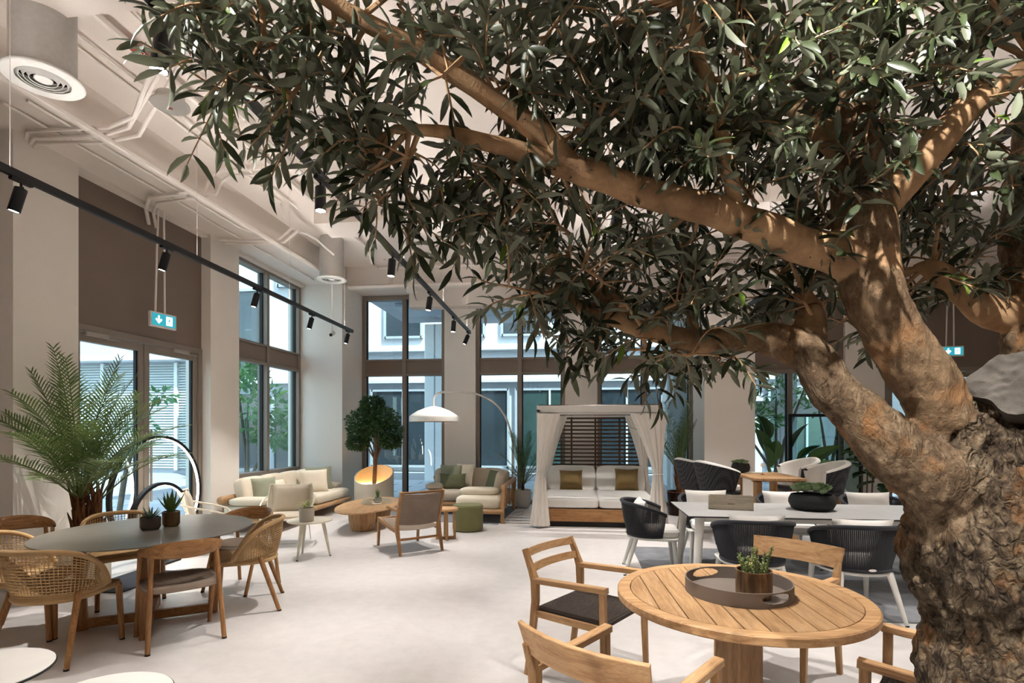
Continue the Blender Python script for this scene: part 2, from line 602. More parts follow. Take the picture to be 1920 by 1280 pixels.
window(1, 'y', XL, 8.12, 10.31, 0.74, 4.42, 9.15, (2.70, 3.06), -1)
window(2, 'x', YB, -4.66, -2.82, 0.0, 4.42, -3.72, (2.70, 3.06), 1)
window(3, 'x', YB, -2.153, -0.278, 0.0, 4.42, -1.22, (2.70, 3.06), 1)
window(4, 'x', YB, 0.379, 2.285, 0.0, 4.42, 1.32, (2.70, 3.06), 1)
window(5, 'x', YB, 3.17, 5.13, 0.0, 2.74, 4.14, None, 1)

closer_m = plain('closer_grey', '9b938a', 0.5)
def double_door(num, along, fixed, a0, a1, outward):
    e = thing('door_%d' % num, None, None, kind='structure')
    sg = -outward
    def bx(mb, a, b, z0, z1, d0, d1, bv=0.004):
        if along == 'x':
            return mb.box(((a + b) / 2, fixed + outward * (d0 + d1) / 2, (z0 + z1) / 2), (b - a, abs(d1 - d0), z1 - z0), bv)
        return mb.box((fixed + outward * (d0 + d1) / 2, (a + b) / 2, (z0 + z1) / 2), (abs(d1 - d0), b - a, z1 - z0), bv)
    def pt(a, dd, z):
        return (a, fixed + outward * dd, z) if along == 'x' else (fixed + outward * dd, a, z)
    for a in (a0, a1 - 0.08):
        bx(MB(), a, a + 0.08, 0, 2.74, -0.02, 0.14).build('jamb', frame_m, e)
    bx(MB(), a0 + 0.08, a1 - 0.08, 2.66, 2.74, -0.02, 0.14).build('head', frame_m, e)
    mid = (a0 + a1) / 2
    for a, b, hs in ((a0 + 0.08, mid - 0.004, -1), (mid + 0.004, a1 - 0.08, 1)):
        mb = MB()
        bx(mb, a, a + 0.085, 0.01, 2.65, 0.0, 0.07)
        bx(mb, b - 0.085, b, 0.01, 2.65, 0.0, 0.07)
        bx(mb, a + 0.085, b - 0.085, 2.55, 2.65, 0.0, 0.07)
        bx(mb, a + 0.085, b - 0.085, 0.01, 0.13, 0.0, 0.07)
        lf = mb.build('door_leaf', frame_m, e)
        bx(MB(), a + 0.085, b - 0.085, 0.13, 2.55, 0.03, 0.04).build('pane', glass_m, lf, smooth=False)
        k = MB()
        bx(k, a + 0.085, a + 0.105, 0.13, 2.55, 0.015, 0.06)
        bx(k, b - 0.105, b - 0.085, 0.13, 2.55, 0.015, 0.06)
        k.build('gasket', gasket_m, lf)
        ha = (mid - 0.18) if hs < 0 else (mid + 0.05)
        h = MB().tube([pt(ha, -0.06, 0.62), pt(ha, -0.06, 1.55)], 0.014, 10)
        for z in (0.72, 1.45):
            h.tube([pt(ha, -0.06, z), pt(ha + 0.1 * (1 if hs < 0 else -1) * 0.6, 0.0, z)], 0.009, 8)
        h.build('handle', black_m if hs < 0 else frame_m, lf)
        ca = a + 0.12 if hs < 0 else b - 0.52
        cl = MB()
        bx(cl, ca, ca + 0.3, 2.615, 2.665, -0.05, -0.005, 0.006)
        cl.tube([pt(ca + 0.28, -0.03, 2.61), pt(ca + 0.44, -0.06, 2.615)], 0.007, 6)
        cl.build('door_closer', closer_m, lf)
    return e

double_door(1, 'y', XL, 5.30, 7.44, -1)
double_door(2, 'x', YB, 5.84, 7.9, 1)

# ------------------------------------------------------------------ ceiling services
def conduit(name, pts, r, label, sq=None, mat=None, cat='pipe', group=None):
    mb = MB().tube(pts, 1.0 if sq else r, 8, sq=sq, up=(0, 0, 1) if sq else None)
    return tag(mb.build(name, mat or pipe_m), label, cat, group)

conduit('strut_channel', [(-4.5, -2, 4.33), (-4.5, 9.7, 4.33)], 1, 'long square white strut channel running under the left soffit', (0.06, 0.05))
conduit('ceiling_conduit', [(-4.13, -2, 4.82), (-4.13, 7.6, 4.82)], 0.014, 'thin dark-shadowed conduit running straight beside the grey beam face')
conduit('ceiling_conduit', [(-3.76, -2, 4.80), (-3.76, 9.4, 4.80), (-3.76, 9.6, 4.6)], 0.03, 'white sprinkler pipe carrying the red fire tag')
conduit('ceiling_conduit', [(-3.5, 2.5, 4.83), (-3.5, 7.6, 4.83)], 0.012, 'thin conduit to the right of the sprinkler pipe')
conduit('ceiling_conduit', [(-4.28, 3.6, 4.84), (-4.28, 7.4, 4.84), (-4.28, 7.5, 4.62)], 0.014, 'conduit with a drop near the cross beam left end')
conduit('ceiling_conduit', [(-5.02, 4.2, 4.42), (-5.02, 6.6, 4.42), (-5.05, 6.9, 4.42), (-5.05, 9.9, 4.42)], 0.014, 'conduit on the soffit nearest the left wall')
conduit('ceiling_conduit', [(-4.78, 4.2, 4.42), (-4.78, 7.2, 4.42), (-4.65, 7.5, 4.42), (-4.65, 9.9, 4.42)], 0.014, 'conduit on the soffit beside the strut channel')
for k, pl in enumerate(([(-5.38, 4.72, 4.40), (-5.23, 4.60, 4.40), (-4.40, 4.63, 4.40), (-4.05, 4.53, 4.42), (-3.70, 4.30, 4.6), (-3.2, 3.98, 4.84)],
                        [(-5.38, 4.76, 4.38), (-5.24, 4.68, 4.38), (-4.55, 4.72, 4.38), (-4.22, 4.66, 4.40), (-3.75, 4.40, 4.6), (-3.1, 4.02, 4.84)],
                        [(-5.38, 4.80, 4.36), (-5.28, 4.74, 4.36), (-4.58, 4.80, 4.36), (-4.20, 4.76, 4.38), (-3.75, 4.52, 4.6), (-3.0, 4.06, 4.84)])):
    conduit('ceiling_conduit', [tuple(p) for p in pl], 0.019, ('uppermost', 'middle', 'lowest')[k] + ' of three parallel conduits crossing from the first pillar', group='conduits leaving the first pillar')
conduit('ceiling_conduit', [(-5.42, 6.3, 4.15), (-5.42, 6.25, 4.34), (-5.2, 6.05, 4.38), (-4.75, 6.0, 4.38), (-4.66, 6.05, 4.42), (-4.62, 6.25, 4.52), (-4.60, 6.36, 4.76), (-4.45, 6.36, 4.82), (-3.3, 6.42, 4.82)], 0.022, 'conduit climbing the beam face above the exit sign')
conduit('ceiling_conduit', [(-5.42, 6.42, 4.15), (-5.42, 6.37, 4.34), (-5.2, 6.17, 4.36), (-4.75, 6.10, 4.36), (-4.62, 6.18, 4.40), (-4.56, 6.38, 4.52), (-4.53, 6.46, 4.72), (-4.4, 6.46, 4.80), (-3.9, 6.50, 4.80)], 0.018, 'second conduit climbing the beam face beside its twin')
for k in range(2):
    o = k * 0.14
    conduit('ceiling_conduit', [(-5.36, 7.58 + o, 4.40), (-4.88, 7.62 + o, 4.38), (-4.45, 7.66 + o, 4.40), (-4.15, 7.5 + o, 4.50), (-4.30, 8.1 + o * 0.5, 4.66), (-4.25, 8.4, 4.66), (-4.1, 8.75, 4.5)], 0.02, ('lower', 'upper')[k] + ' conduit bending up from the second pillar toward the far duct', group='conduits leaving the second pillar')
conduit('ceiling_conduit', [(-4.0, 9.9, 4.86), (-4.0, 10.55, 4.8), (4, 10.6, 4.75)], 0.02, 'conduit running across in front of the back soffit')
for x in (-3.75, -2.1, -1.1):
    conduit('drop_conduit', [(x, 10.2, 4.86), (x, 10.55, 4.82), (x, 10.6, 4.70), (x, 10.6, 4.44)], 0.022, {-3.75: 'leftmost', -2.1: 'middle', -1.1: 'rightmost'}[x] + ' vertical drop conduit against the back soffit')
conduit('cable_tray', [(-4.6, 10.5, 4.40), (8.5, 10.5, 4.40)], 1, 'flat white cable tray along the back soffit edge', (0.12, 0.06))
t = thing('fire_tag', 'red fire pipe marker on the white sprinkler pipe', 'pipe marker', (-3.76, 4.30, 4.80))
MB().tube([(0, -0.16, 0), (0, 0.16, 0)], 0.034, 14).build('sleeve', plain('red_plastic', 'a8331f', 0.45), t)

def text_mesh(txt, size, mat, parent, M, name='lettering', extrude=0.001):
    cu = bpy.data.curves.new(name, 'FONT')
    cu.body = txt
    cu.size = size
    cu.extrude = extrude
    cu.align_x = 'CENTER'
    cu.align_y = 'CENTER'
    tmp = bpy.data.objects.new(name, cu)
    C.objects.link(tmp)
    dg = bpy.context.evaluated_depsgraph_get()
    me = bpy.data.meshes.new_from_object(tmp.evaluated_get(dg))
    bpy.data.objects.remove(tmp)
    bpy.data.curves.remove(cu)
    me.materials.clear()
    me.materials.append(mat)
    me.transform(M)
    o = bpy.data.objects.new(name, me)
    C.objects.link(o)
    o.parent = parent
    return o

label_white = plain('label_white', 'e8e4de', 0.5)
# faces +x, tilted down a little so it can be read from below
text_mesh('FIRE', 0.075, label_white, t, Matrix.Translation((0.024, 0, -0.026)) @ Matrix.Rotation(R(42), 4, 'Y') @ Matrix.Rotation(R(90), 4, 'Z') @ Matrix.Rotation(R(90), 4, 'X'))

duct_m = plain('white_spiral_duct', 'bdb9b3', 0.55, 0.1, vary=0.05, scale=30)
def duct(x, y, label):
    t = thing('ceiling_duct', label, 'air duct', (x, y, 0), group='round supply air ducts')
    d = MB().tube([(0, 0, 4.18), (0, 0, 4.862)], 0.2, 40, cap=False)
    d.build('duct_pipe', duct_m, t)
    MB().lathe([(0.165, 4.15), (0.245, 4.145), (0.252, 4.152), (0.25, 4.165), (0.2, 4.19), (0.165, 4.2)], 48, cap=False).build('diffuser_rim', white_m, t)
    for k, r in enumerate((0.14, 0.11, 0.08)):
        MB().lathe([(r, 4.148), (r + 0.004, 4.146), (r + 0.022, 4.185), (r + 0.018, 4.187)], 40, cap=False).build('diffuser_ring', white_m, t)
    MB().lathe([(0.0, 4.150), (0.055, 4.152), (0.058, 4.16), (0.03, 4.185), (0, 4.19)], 32).build('diffuser_cone', white_m, t)
    MB().lathe([(0.0, 4.215), (0.19, 4.215)], 32).build('dark_backing', gasket_m, t)  # black backing disc that shows through the gaps between the rings
duct(-3.96, 3.60, 'large white round air duct hanging nearest the camera')
duct(-4.26, 9.0, 'smaller-looking white round air duct near the corner pillar')

# track lighting: tracks with wire hangers and tilting spot heads
lens_m = emis('lamp_lens', 'fff1de', 14.0)
fill_glow_m = emis('added_fill_glow', 'fffaf6', 22.0)  # made-up glow that brightens the ceiling from inside the tracks
fill_glow_dim = emis('added_fill_glow_dim', 'fffaf6', 20.0)
SKEW = 0.03      # the tracks run a touch askew of the walls
def track_x(x, y):
    return x - SKEW * (y - 9.4)
def track(x, y0, y1, label):
    t = thing('light_track', label, 'light track', (track_x(x, 0), 0, 3.3), math.atan(SKEW))
    rl = MB().box((0, (y0 + y1) / 2, -0.004), (0.036, y1 - y0, 0.026), 0.002)
    for sx in (-1, 1):
        rl.box((sx * 0.016, (y0 + y1) / 2, 0.022), (0.004, y1 - y0, 0.03))
    for yy in (y0, y1):
        rl.box((0, yy, 0.022), (0.036, 0.006, 0.03))
    rl.build('rail', black_m, t)
    MB().box((0, (y0 + y1) / 2, 0.012), (0.026, y1 - y0 - 0.1, 0.004)).build('added_fill_strip', fill_glow_m if x > -4 else fill_glow_dim, t, smooth=False)  # added emissive fill, recessed between the rail lips and unseen from below
    y = y1 - 0.4
    while y > max(y0, 0.8):
        MB().tube([(0.016, y, 0.03), (0.016, y, ZC - 3.3)], 0.0025, 5).build('hanger_wire', pipe_m, t)
        y -= 1.9

head_parts = None
def spot_head(x, y, tx, ty, label, power=1.0, cone=66):
    """tx, ty lean the lamp so it points toward (tx, ty, -1)"""
    global head_parts
    t = thing('track_spotlight', label, 'spotlight', (track_x(x, y), y, 3.283), group='black cylinder spotlights on the tracks')
    if head_parts is None:
        a = MB().box((0, 0, -0.011), (0.034, 0.15, 0.022), 0.003).build('adapter', black_m, t)
        s = MB().tube([(0, 0, -0.02), (0, 0, -0.05)], 0.008, 8).box((0, 0, -0.055), (0.03, 0.02, 0.02), 0.003).build('bracket', black_m, t)
        b = MB().lathe([(0.0, 0.0), (0.034, 0.0), (0.037, -0.004), (0.037, -0.17), (0.034, -0.172), (0.032, -0.165), (0.0, -0.160)], 28).build('lamp_body', black_m, t)
        l = MB().lathe([(0.0, -0.1655), (0.031, -0.1655), (0.031, -0.164), (0.0, -0.1635)], 24).build('lens', lens_m, t)
        head_parts = (a, s, b, l)
        parts = head_parts
    else:
        parts = []
        for p in head_parts:
            q = p.copy()
            C.objects.link(q)
            q.parent = t
            parts.append(q)
    d = Vector((tx, ty, -1)).normalized()
    q = Vector((0, 0, -1)).rotation_difference(d)
    for p in parts[2:]:
        p.location = (0, 0, -0.058)
        p.rotation_mode = 'QUATERNION'
        p.rotation_quaternion = q
    li = bpy.data.lights.new('spot_light', 'SPOT')
    li.energy = SPOT_W * power
    li.spot_size = R(cone)
    li.spot_blend = 0.75
    li.shadow_soft_size = 0.014
    li.color = WARM
    lo = bpy.data.objects.new('spot_light', li)
    C.objects.link(lo)
    lo.parent = t
    lo.location = Vector((0, 0, -0.058)) + d * 0.175
    lo.rotation_mode = 'QUATERNION'
    lo.rotation_quaternion = q

track(-4.03, -2.5, 9.35, 'black light track nearest the left glass wall')
track(-1.95, -2.5, 9.72, 'black light track passing behind the left branches')
track(0.15, -2.5, 9.6, 'black light track hidden above the olive crown')
track(2.35, -2.5, 9.6, 'black light track above the grey dining table')
track(4.6, -2.5, 9.6, 'black light track at the right end of the room')
for y, w in ((9.14, 'farthest'), (7.75, 'second farthest'), (6.28, 'middle'), (4.74, 'second nearest'), (3.34, 'nearest')):
    spot_head(-4.03, y, -0.22, -0.12, w + ' spotlight on the track along the left glass wall', 1.0)
for y, w, p, tx in ((9.51, 'end', 0.8, -0.4), (8.24, 'second', 0.9, -0.05), (6.72, 'third', 1.0, -0.12), (5.18, 'fourth', 1.0, -0.05), (3.58, 'fifth', 1.0, 0.05), (2.10, 'sixth', 1.0, -0.1)):
    spot_head(-1.95, y, tx, -0.1, w + ' spotlight from the window end of the second track', p)
for y in (9.1, 7.6, 6.1, 4.5, 2.9):
    spot_head(0.15, y, 0.1 if y < 7 else 0.05, -0.05, {9.1: 'farthest', 7.6: 'second farthest', 6.1: 'middle', 4.5: 'second nearest', 2.9: 'nearest'}[y] + ' spotlight on the track above the olive crown', 1.1)
for y in (9.2, 7.2, 5.6, 3.8, 2.0):
    spot_head(2.35, y, -0.05, 0.0, {9.2: 'farthest', 7.2: 'second farthest', 5.6: 'middle', 3.8: 'second nearest', 2.0: 'nearest'}[y] + ' spotlight on the track above the grey dining table', 1.0)
for y in (9.2, 6.8, 4.4):
    spot_head(4.6, y, -0.2, 0.0, {9.2: 'far', 6.8: 'middle', 4.4: 'near'}[y] + ' spotlight on the rightmost track', 0.9)
for x in (-4.03, -1.95, 0.15):
    for y in (0.6, -1.2):
        tx, ty = {(-1.95, 0.6): (0.95, 0.35), (0.15, 0.6): (0.3, 0.55), (0.15, -1.2): (0.3, 0.6)}.get((x, y), (0.0, 0.1))
        spot_head(x, y, tx, ty, 'spotlight behind the camera on the ' + {-4.03: 'left', -1.95: 'second', 0.15: 'middle'}[x] + ' track, ' + ('nearer' if y > 0 else 'farther'), 1.0 if tx == 0 else 1.3)

def detector(x, y, z, r, label, dot=None):
    t = thing('smoke_detector', label, 'smoke detector', (x, y, z))
    MB().lathe([(0, 0), (r * 0.8, 0.002), (r, 0.02), (r * 0.98, 0.035), (r * 0.75, 0.04), (r * 0.72, 0.10), (0, 0.105)], 36).build('detector_body', white_m, t)
    MB().tube([(0, 0, 0.1), (0, 0, ZC - z)], 0.008, 8).build('hanger_rod', pipe_m, t)
    if dot:
        MB().lathe([(0, -0.003), (0.016, -0.003), (0.018, 0.002)], 16).build('indicator', dot, t)
detector(-3.13, 3.85, 4.03, 0.135, 'large white disc detector hanging beside the leaves top left', plain('indicator_red', 'b9605a', 0.4))
detector(-2.72, 8.7, 3.80, 0.095, 'small white detector hanging before the back window')
t = thing('security_camera', 'small white bullet camera hanging in front of the corner pillar', 'camera', (-4.35, 9.2, 3.22))
MB().tube([(0, 0, 0.05), (0, 0, 1.6)], 0.012, 8).build('pole', pipe_m, t)
MB().tube([(0, 0.06, 0.06), (0.01, -0.06, 0.0)], 0.035, 16).build('camera_body', white_m, t)
MB().tube([(0.01, -0.058, 0.001), (0.0115, -0.072, -0.006)], 0.026, 16).build('lens', black_m, t)

# exit signs
sign_green = emis('sign_green', '1d6f7c', 0.55)
sign_white = emis('sign_white', 'eafcff', 1.1)
def exit_sign(loc, rz, label):
    t = thing('exit_sign', label, 'exit sign', loc, rz, 'hanging emergency exit signs')
    MB().box((0, 0, 0), (0.37, 0.045, 0.19), 0.006).build('housing', white_m, t)
    p = MB().box((0, -0.024, 0), (0.33, 0.006, 0.15), 0.001).build('sign_panel', sign_green, t)
    def plate(poly, name, mat, y0=-0.0295):
        mb = MB()
        n = len(poly)
        mb.add([(x, y0, z) for x, z in poly] + [(x, y0 + 0.002, z) for x, z in poly], [tuple(range(n)), tuple(range(n, 2 * n))[::-1]] + [(k, n + k, n + (k + 1) % n, (k + 1) % n) for k in range(n)])
        return mb.build(name, mat, p, smooth=False)
    ax = -0.075
    plate([(ax - 0.011, 0.05), (ax - 0.011, -0.008), (ax - 0.032, 0.014), (ax - 0.046, 0.0), (ax, -0.05), (ax + 0.046, 0.0), (ax + 0.032, 0.014), (ax + 0.011, -0.008), (ax + 0.011, 0.05)], 'arrow', sign_white)
    plate([(0.03, -0.055), (0.115, -0.055), (0.115, 0.055), (0.03, 0.055)], 'doorway', sign_white)
    def limb(pts, w):
        MB().tube([(x, -0.0315, z) for x, z in pts], 1, sq=(w, 0.002), up=(0, -1, 0)).build('running_figure', sign_green, p, smooth=False)
    MB().tube([(0.075, -0.0325, 0.038), (0.075, -0.030, 0.038)], 0.009, 12).build('running_figure', sign_green, p)
    limb([(0.073, 0.026), (0.066, -0.004)], 0.016)
    limb([(0.067, -0.002), (0.05, -0.02), (0.036, -0.046)], 0.010)
    limb([(0.067, -0.002), (0.085, -0.02), (0.092, -0.04), (0.108, -0.04)], 0.010)
    limb([(0.073, 0.022), (0.05, 0.012), (0.04, 0.018)], 0.007)
    limb([(0.073, 0.022), (0.09, 0.004), (0.102, 0.012)], 0.007)
    for x in (-0.1, 0.03):
        MB().tube([(x * 0.6, 0, 1.4), (x * 0.8, 0, 0.9), (x, 0, 0.09)], 0.012, 8).build('hanger_rod', pipe_m, t)
exit_sign((-5.28, 6.36, 2.94), R(80), 'green exit sign hanging before the taupe panel at left')
exit_sign((6.87, 11.0, 3.0), R(-4), 'green exit sign hanging between the branches at right')

# ------------------------------------------------------------------ outdoors
stone_m = plain('pale_paving', 'b9bcc4', 0.8, vary=0.06, scale=3)
facade_m = plain('white_facade', 'bfc1c6', 0.8, vary=0.03, scale=1)
grey_fac_m = plain('grey_facade', '9aa0a8', 0.8, vary=0.04, scale=1)
column_m = plain('lit_white_column', 'e6e6e8', 0.8, vary=0.02)  # lighter than the facade, standing in for light falling on the columns
dkglass_m = plain('dark_facade_glass', '2a333a', 0.08, 0.0, vary=0.2, scale=0.8, spec=0.8)
teal_m = plain('teal_facade_glass', '2f4443', 0.08, 0.0, vary=0.35, scale=1.2, spec=0.8)
louvre_m = plain('louvre_metal', 'c2c7c7', 0.6, vary=0.03)
soffit_m = plain('canopy_panel', '9aa3b0', 0.5, 0.1, vary=0.04, scale=1)
g = structure('ground', MB().box((0, 12, -0.22), (70, 60, 0.2)), plain('paving_joint', '8d9098', 0.9, vary=0.05))
pave = MB().box((0, 0, 0), (1.16, 0.56, 0.06), 0.006).build('paving_slab', stone_m, g, (0, 0, -0.12))
first = True
for i in range(11):
    for j in range(9):
        x, y = -6.0 + i * 1.2 + (0.6 if j % 2 else 0), 12.0 + j * 0.6
        o = pave if first else pave.copy()
        if not first:
            C.objects.link(o)
        first = False
        o.location = (x, y, -0.11)
for i in range(7):
    for j in range(12):
        o = pave.copy()
        C.objects.link(o)
        o.location = (-6.7 - i * 1.2 - (0.6 if j % 2 else 0), 4.6 + j * 0.6, -0.11)

def facade_window(b, x, y, z, w, h, m, frame=True):
    p = MB().box((x, y, z), (w, 0.08, h)).build('window', m, b, smooth=False)
    if frame:
        f = MB()
        f.box((x - w / 2, y - 0.03, z), (0.09, 0.14, h + 0.09)).box((x + w / 2, y - 0.03, z), (0.09, 0.14, h + 0.09))
        f.box((x, y - 0.03, z + h / 2), (w, 0.14, 0.09)).box((x, y - 0.03, z - h / 2), (w, 0.14, 0.09))
        f.build('window_frame', grey_fac_m, p, smooth=False)

# white courtyard building straight ahead
b = thing('courtyard_building', 'white office building with dark ground-floor glazing beyond the back windows', 'building', (0, 0, 0))
MB().box((3.25, 21.2, 4.6), (23.5, 0.5, 9.4)).build('wall', facade_m, b, smooth=False)
for z in (3.45, 4.7, 7.4):
    MB().box((3.25, 20.85, z), (23.5, 0.3, 0.16), 0.01).build('ledge', facade_m, b)
for x in (-6.9, -4.0, -1.1, 1.8, 4.7, 8.2, 11.5):
    facade_window(b, x, 20.92, 1.6, 2.6, 3.0, dkglass_m if x not in (-1.1, 8.2) else teal_m)
    MB().box((x, 20.86, 1.6), (0.07, 0.1, 3.0)).build('mullion', facade_m, b, smooth=False)
for x in (-6.9, -4.4, -2.2, 0.4, 3.4, 6.4, 9.4):
    facade_window(b, x, 20.92, 5.9, 1.5, 1.4, dkglass_m)
for x, y in ((-4.35, 17.3), (0.1, 17.6), (3.05, 16.6), (8.0, 17.5)):
    c = MB().box((x, y, 2.4), (1.05, 0.9, 5.0), 0.02).build('column', column_m, b)
    for k in (-0.2, 0.2):
        MB().box((x + k, y - 0.455, 2.4), (0.025, 0.02, 5.0)).build('panel_joint', grey_fac_m, c, smooth=False)
b2 = thing('entrance_canopy', 'grey panelled canopy soffit over the courtyard', 'canopy', (0, 0, 0))
for i in range(8):
    for j in range(4):
        MB().box((-4.3 + i * 1.8 + 0.9 * (j % 2), 12.9 + j * 1.3, 5.05), (1.77, 1.27, 0.12), 0.01).build('soffit_panel', soffit_m, b2)
MB().box((2.4, 14.9, 5.22), (16.4, 5.6, 0.2)).build('deck', grey_fac_m, b2, smooth=False)

# louvred service enclosure seen through the glass door
b = thing('louvred_enclosure', 'pale grey louvred service wall seen through the glass door', 'louvre wall', (-15.2, 19.0, 0))
MB().box((0, 0.3, 2.0), (13, 0.4, 4.3)).build('wall', grey_fac_m, b, smooth=False)
MB().box((0, -0.1, 4.25), (13.2, 0.9, 0.22), 0.01).build('coping', facade_m, b)
MB().box((0, 1.2, 6.6), (13.2, 1.4, 4.5)).build('upper_wall', grey_fac_m, b, smooth=False)
for i in range(9):
    MB().box((-6.2 + i * 1.55, 0.02, 2.05), (0.14, 0.16, 4.1), 0.01).build('post', louvre_m, b)
sl = MB()
for i in range(8):
    for k in range(40):
        sl.box((-5.43 + i * 1.55, 0.05, 0.12 + k * 0.1), (1.41, 0.09, 0.016), 0, None)
        sl.v[-8:] = [(x, y, z + (0.03 if y > 0.05 else -0.03)) for x, y, z in sl.v[-8:]]
o = sl.build('louvre_slats', louvre_m, b, smooth=False)
o['kind'] = 'stuff'
p = MB().box((2.25, -0.2, 2.45), (0.62, 0.03, 0.19), 0.004).build('number_plate', label_white, b)
text_mesh('06 13 181', 0.115, black_m, p, Matrix.Translation((2.25, -0.217, 2.45)) @ Matrix.Rotation(R(90), 4, 'X'))
# plain white building seen through the left window
b = thing('annex_building', 'white annex with tall dark windows behind the left window', 'building', (-9.9, 15.9, 0))
MB().box((0.4, 0.3, 4.0), (4.6, 0.5, 8.4)).build('wall', facade_m, b, smooth=False)
for x, z, h in ((-0.5, 1.5, 2.4), (-0.5, 4.6, 2.6), (1.15, 1.5, 2.4), (1.3, 6.6, 1.2)):
    facade_window(b, x, 0.0, z, 1.3, h, dkglass_m)
MB().box((0.4, -0.1, 3.05), (4.7, 0.35, 0.2), 0.01).build('ledge', facade_m, b)

out_leaf = leafmat('garden_leaf', '4f7d4a', '6f9566', '93b56a', 0.1, 0.4, 0.4, 0.3)
out_bark = plain('garden_bark', '5c5348', 0.9, vary=0.2, scale=20)
def leaf_cloud(mb, blobs, n, ll, lw, rnd):
    for _ in range(n):
        c, r = rnd.choice(blobs)
        while True:
            d = Vector((rnd.uniform(-1, 1), rnd.uniform(-1, 1), rnd.uniform(-1, 1)))
            if 0.1 < d.length < 1:
                break
        p = Vector(c) + Vector((d.x * r[0], d.y * r[1], d.z * r[2]))
        a = (d.normalized() + Vector((rnd.uniform(-1, 1), rnd.uniform(-1, 1), rnd.uniform(-0.8, 0.6))) * 0.8).normalized()
        s = a.cross(Vector((rnd.uniform(-1, 1), rnd.uniform(-1, 1), rnd.uniform(-1, 1)))).normalized()
        nn = a.cross(s)
        k = rnd.uniform(0.7, 1.2)
        L, W = ll * k, lw * k
        mb.add([p, p + a * L * 0.45 + s * W / 2 + nn * W * 0.15, p + a * L, p + a * L * 0.45 - s * W / 2 + nn * W * 0.15, p + a * L * 0.45], [(0, 1, 4), (1, 2, 4), (2, 3, 4), (3, 0, 4)])

def garden_tree(name, label, loc, blobs, n, ll, lw, seed, h=2.2):
    rnd = random.Random(seed)
    t = thing(name, label, 'tree', loc, group='courtyard trees and shrubs')
    tr = MB()
    for c, r in blobs:
        tr.tube([(0, 0, 0), (c[0] * 0.2, c[1] * 0.2, c[2] * 0.4), (c[0] * 0.7, c[1] * 0.7, c[2] * 0.8), c], [0.05, 0.04, 0.025, 0.01], 7)
    tr.build('trunk', out_bark, t)
    mb = MB()
    leaf_cloud(mb, blobs, n, ll, lw, rnd)
    o = mb.build('foliage', out_leaf, t, smooth=False)
    o['kind'] = 'stuff'
garden_tree('courtyard_tree', 'broad-leaved green tree just outside the left window', (-7.7, 11.9, -0.1), [((0, 0, 2.3), (0.9, 0.8, 0.7)), ((-0.5, 0.3, 3.0), (0.6, 0.6, 0.4)), ((0.4, 0.5, 1.6), (0.5, 0.5, 0.4))], 900, 0.24, 0.1, 3)
garden_tree('courtyard_sapling', 'few leafy twigs in front of the louvred wall', (-8.9, 9.6, -0.1), [((0.25, 0.3, 1.75), (0.35, 0.3, 0.14)), ((0.5, 0.4, 2.35), (0.3, 0.3, 0.16))], 70, 0.2, 0.09, 4)
garden_tree('courtyard_shrub', 'leafy shrubs spilling over the raised planter outside, behind the paddle-leaved plant', (5.0, 14.6, -0.1), [((0, 0, 2.6), (2.4, 0.35, 0.35)), ((-1.0, 0, 1.9), (1.2, 0.35, 0.3)), ((1.0, 0.0, 3.4), (1.4, 0.35, 0.3))], 1500, 0.2, 0.07, 5)
garden_tree('courtyard_tree', 'dense green tree behind the doorway at far right', (9.2, 13.4, -0.1), [((0, 0, 2.5), (1.4, 0.6, 0.6)), ((-0.6, 0, 1.8), (0.7, 0.5, 0.5))], 900, 0.2, 0.08, 6)
garden_tree('courtyard_tree', 'slim double-stemmed tree outside, seen through the black-framed glass screen', (5.6, 13.0, -0.1), [((-0.25, 0, 2.2), (0.3, 0.3, 0.4)), ((0.3, 0, 2.4), (0.3, 0.3, 0.4))], 60, 0.2, 0.09, 8)
b = thing('planter_wall', 'white raised planter beams outside, behind the paddle-leaved plant', 'planter', (5.4, 15.4, 0))
for z in (2.1, 3.3):
    MB().box((0, 0, z), (6.0, 0.5, 0.42), 0.02).build('beam', facade_m, b)
for x in (-2.6, 0.2, 2.7):
    MB().box((x, 0.2, 1.6), (0.45, 0.4, 3.4), 0.02).build('post', facade_m, b)

# ------------------------------------------------------------------ seating builders (each faces +Y, stands on z = 0)
tip_m = plain('black_foot_tip', '151515', 0.6)
def leg(t, p0, p1, r0, r1, mat, tip=True, n=12):
    """p0 top, p1 foot"""
    l = MB().tube([p0, tuple(a + (b - a) * 0.5 for a, b in zip(p0, p1)), p1], [r0, (r0 + r1) / 2 * 1.03, r1], n).build('leg', mat, t)
    if tip:
        MB().tube([(p1[0], p1[1], 0.0), (p1[0], p1[1], 0.012)], r1 * 1.03, n).build('foot_tip', tip_m, l)
    return l

def shell(a0, rx0, ry0, rx1, ry1, cy, ztop, zbot, bulge=0.0):
    """horseshoe wall around the back; s in -1..1 round it, q 0 bottom .. 1 top"""
    def fn(s, q):
        a = R(a0 * s)
        rx, ry = rx0 + (rx1 - rx0) * q, ry0 + (ry1 - ry0) * q
        k = 1 + bulge * math.sin(math.pi * q)
        zb = zbot(s) if callable(zbot) else zbot
        return (rx * k * math.sin(a), cy - ry * k * math.cos(a), zb + (ztop(s) - zb) * q)
    return fn

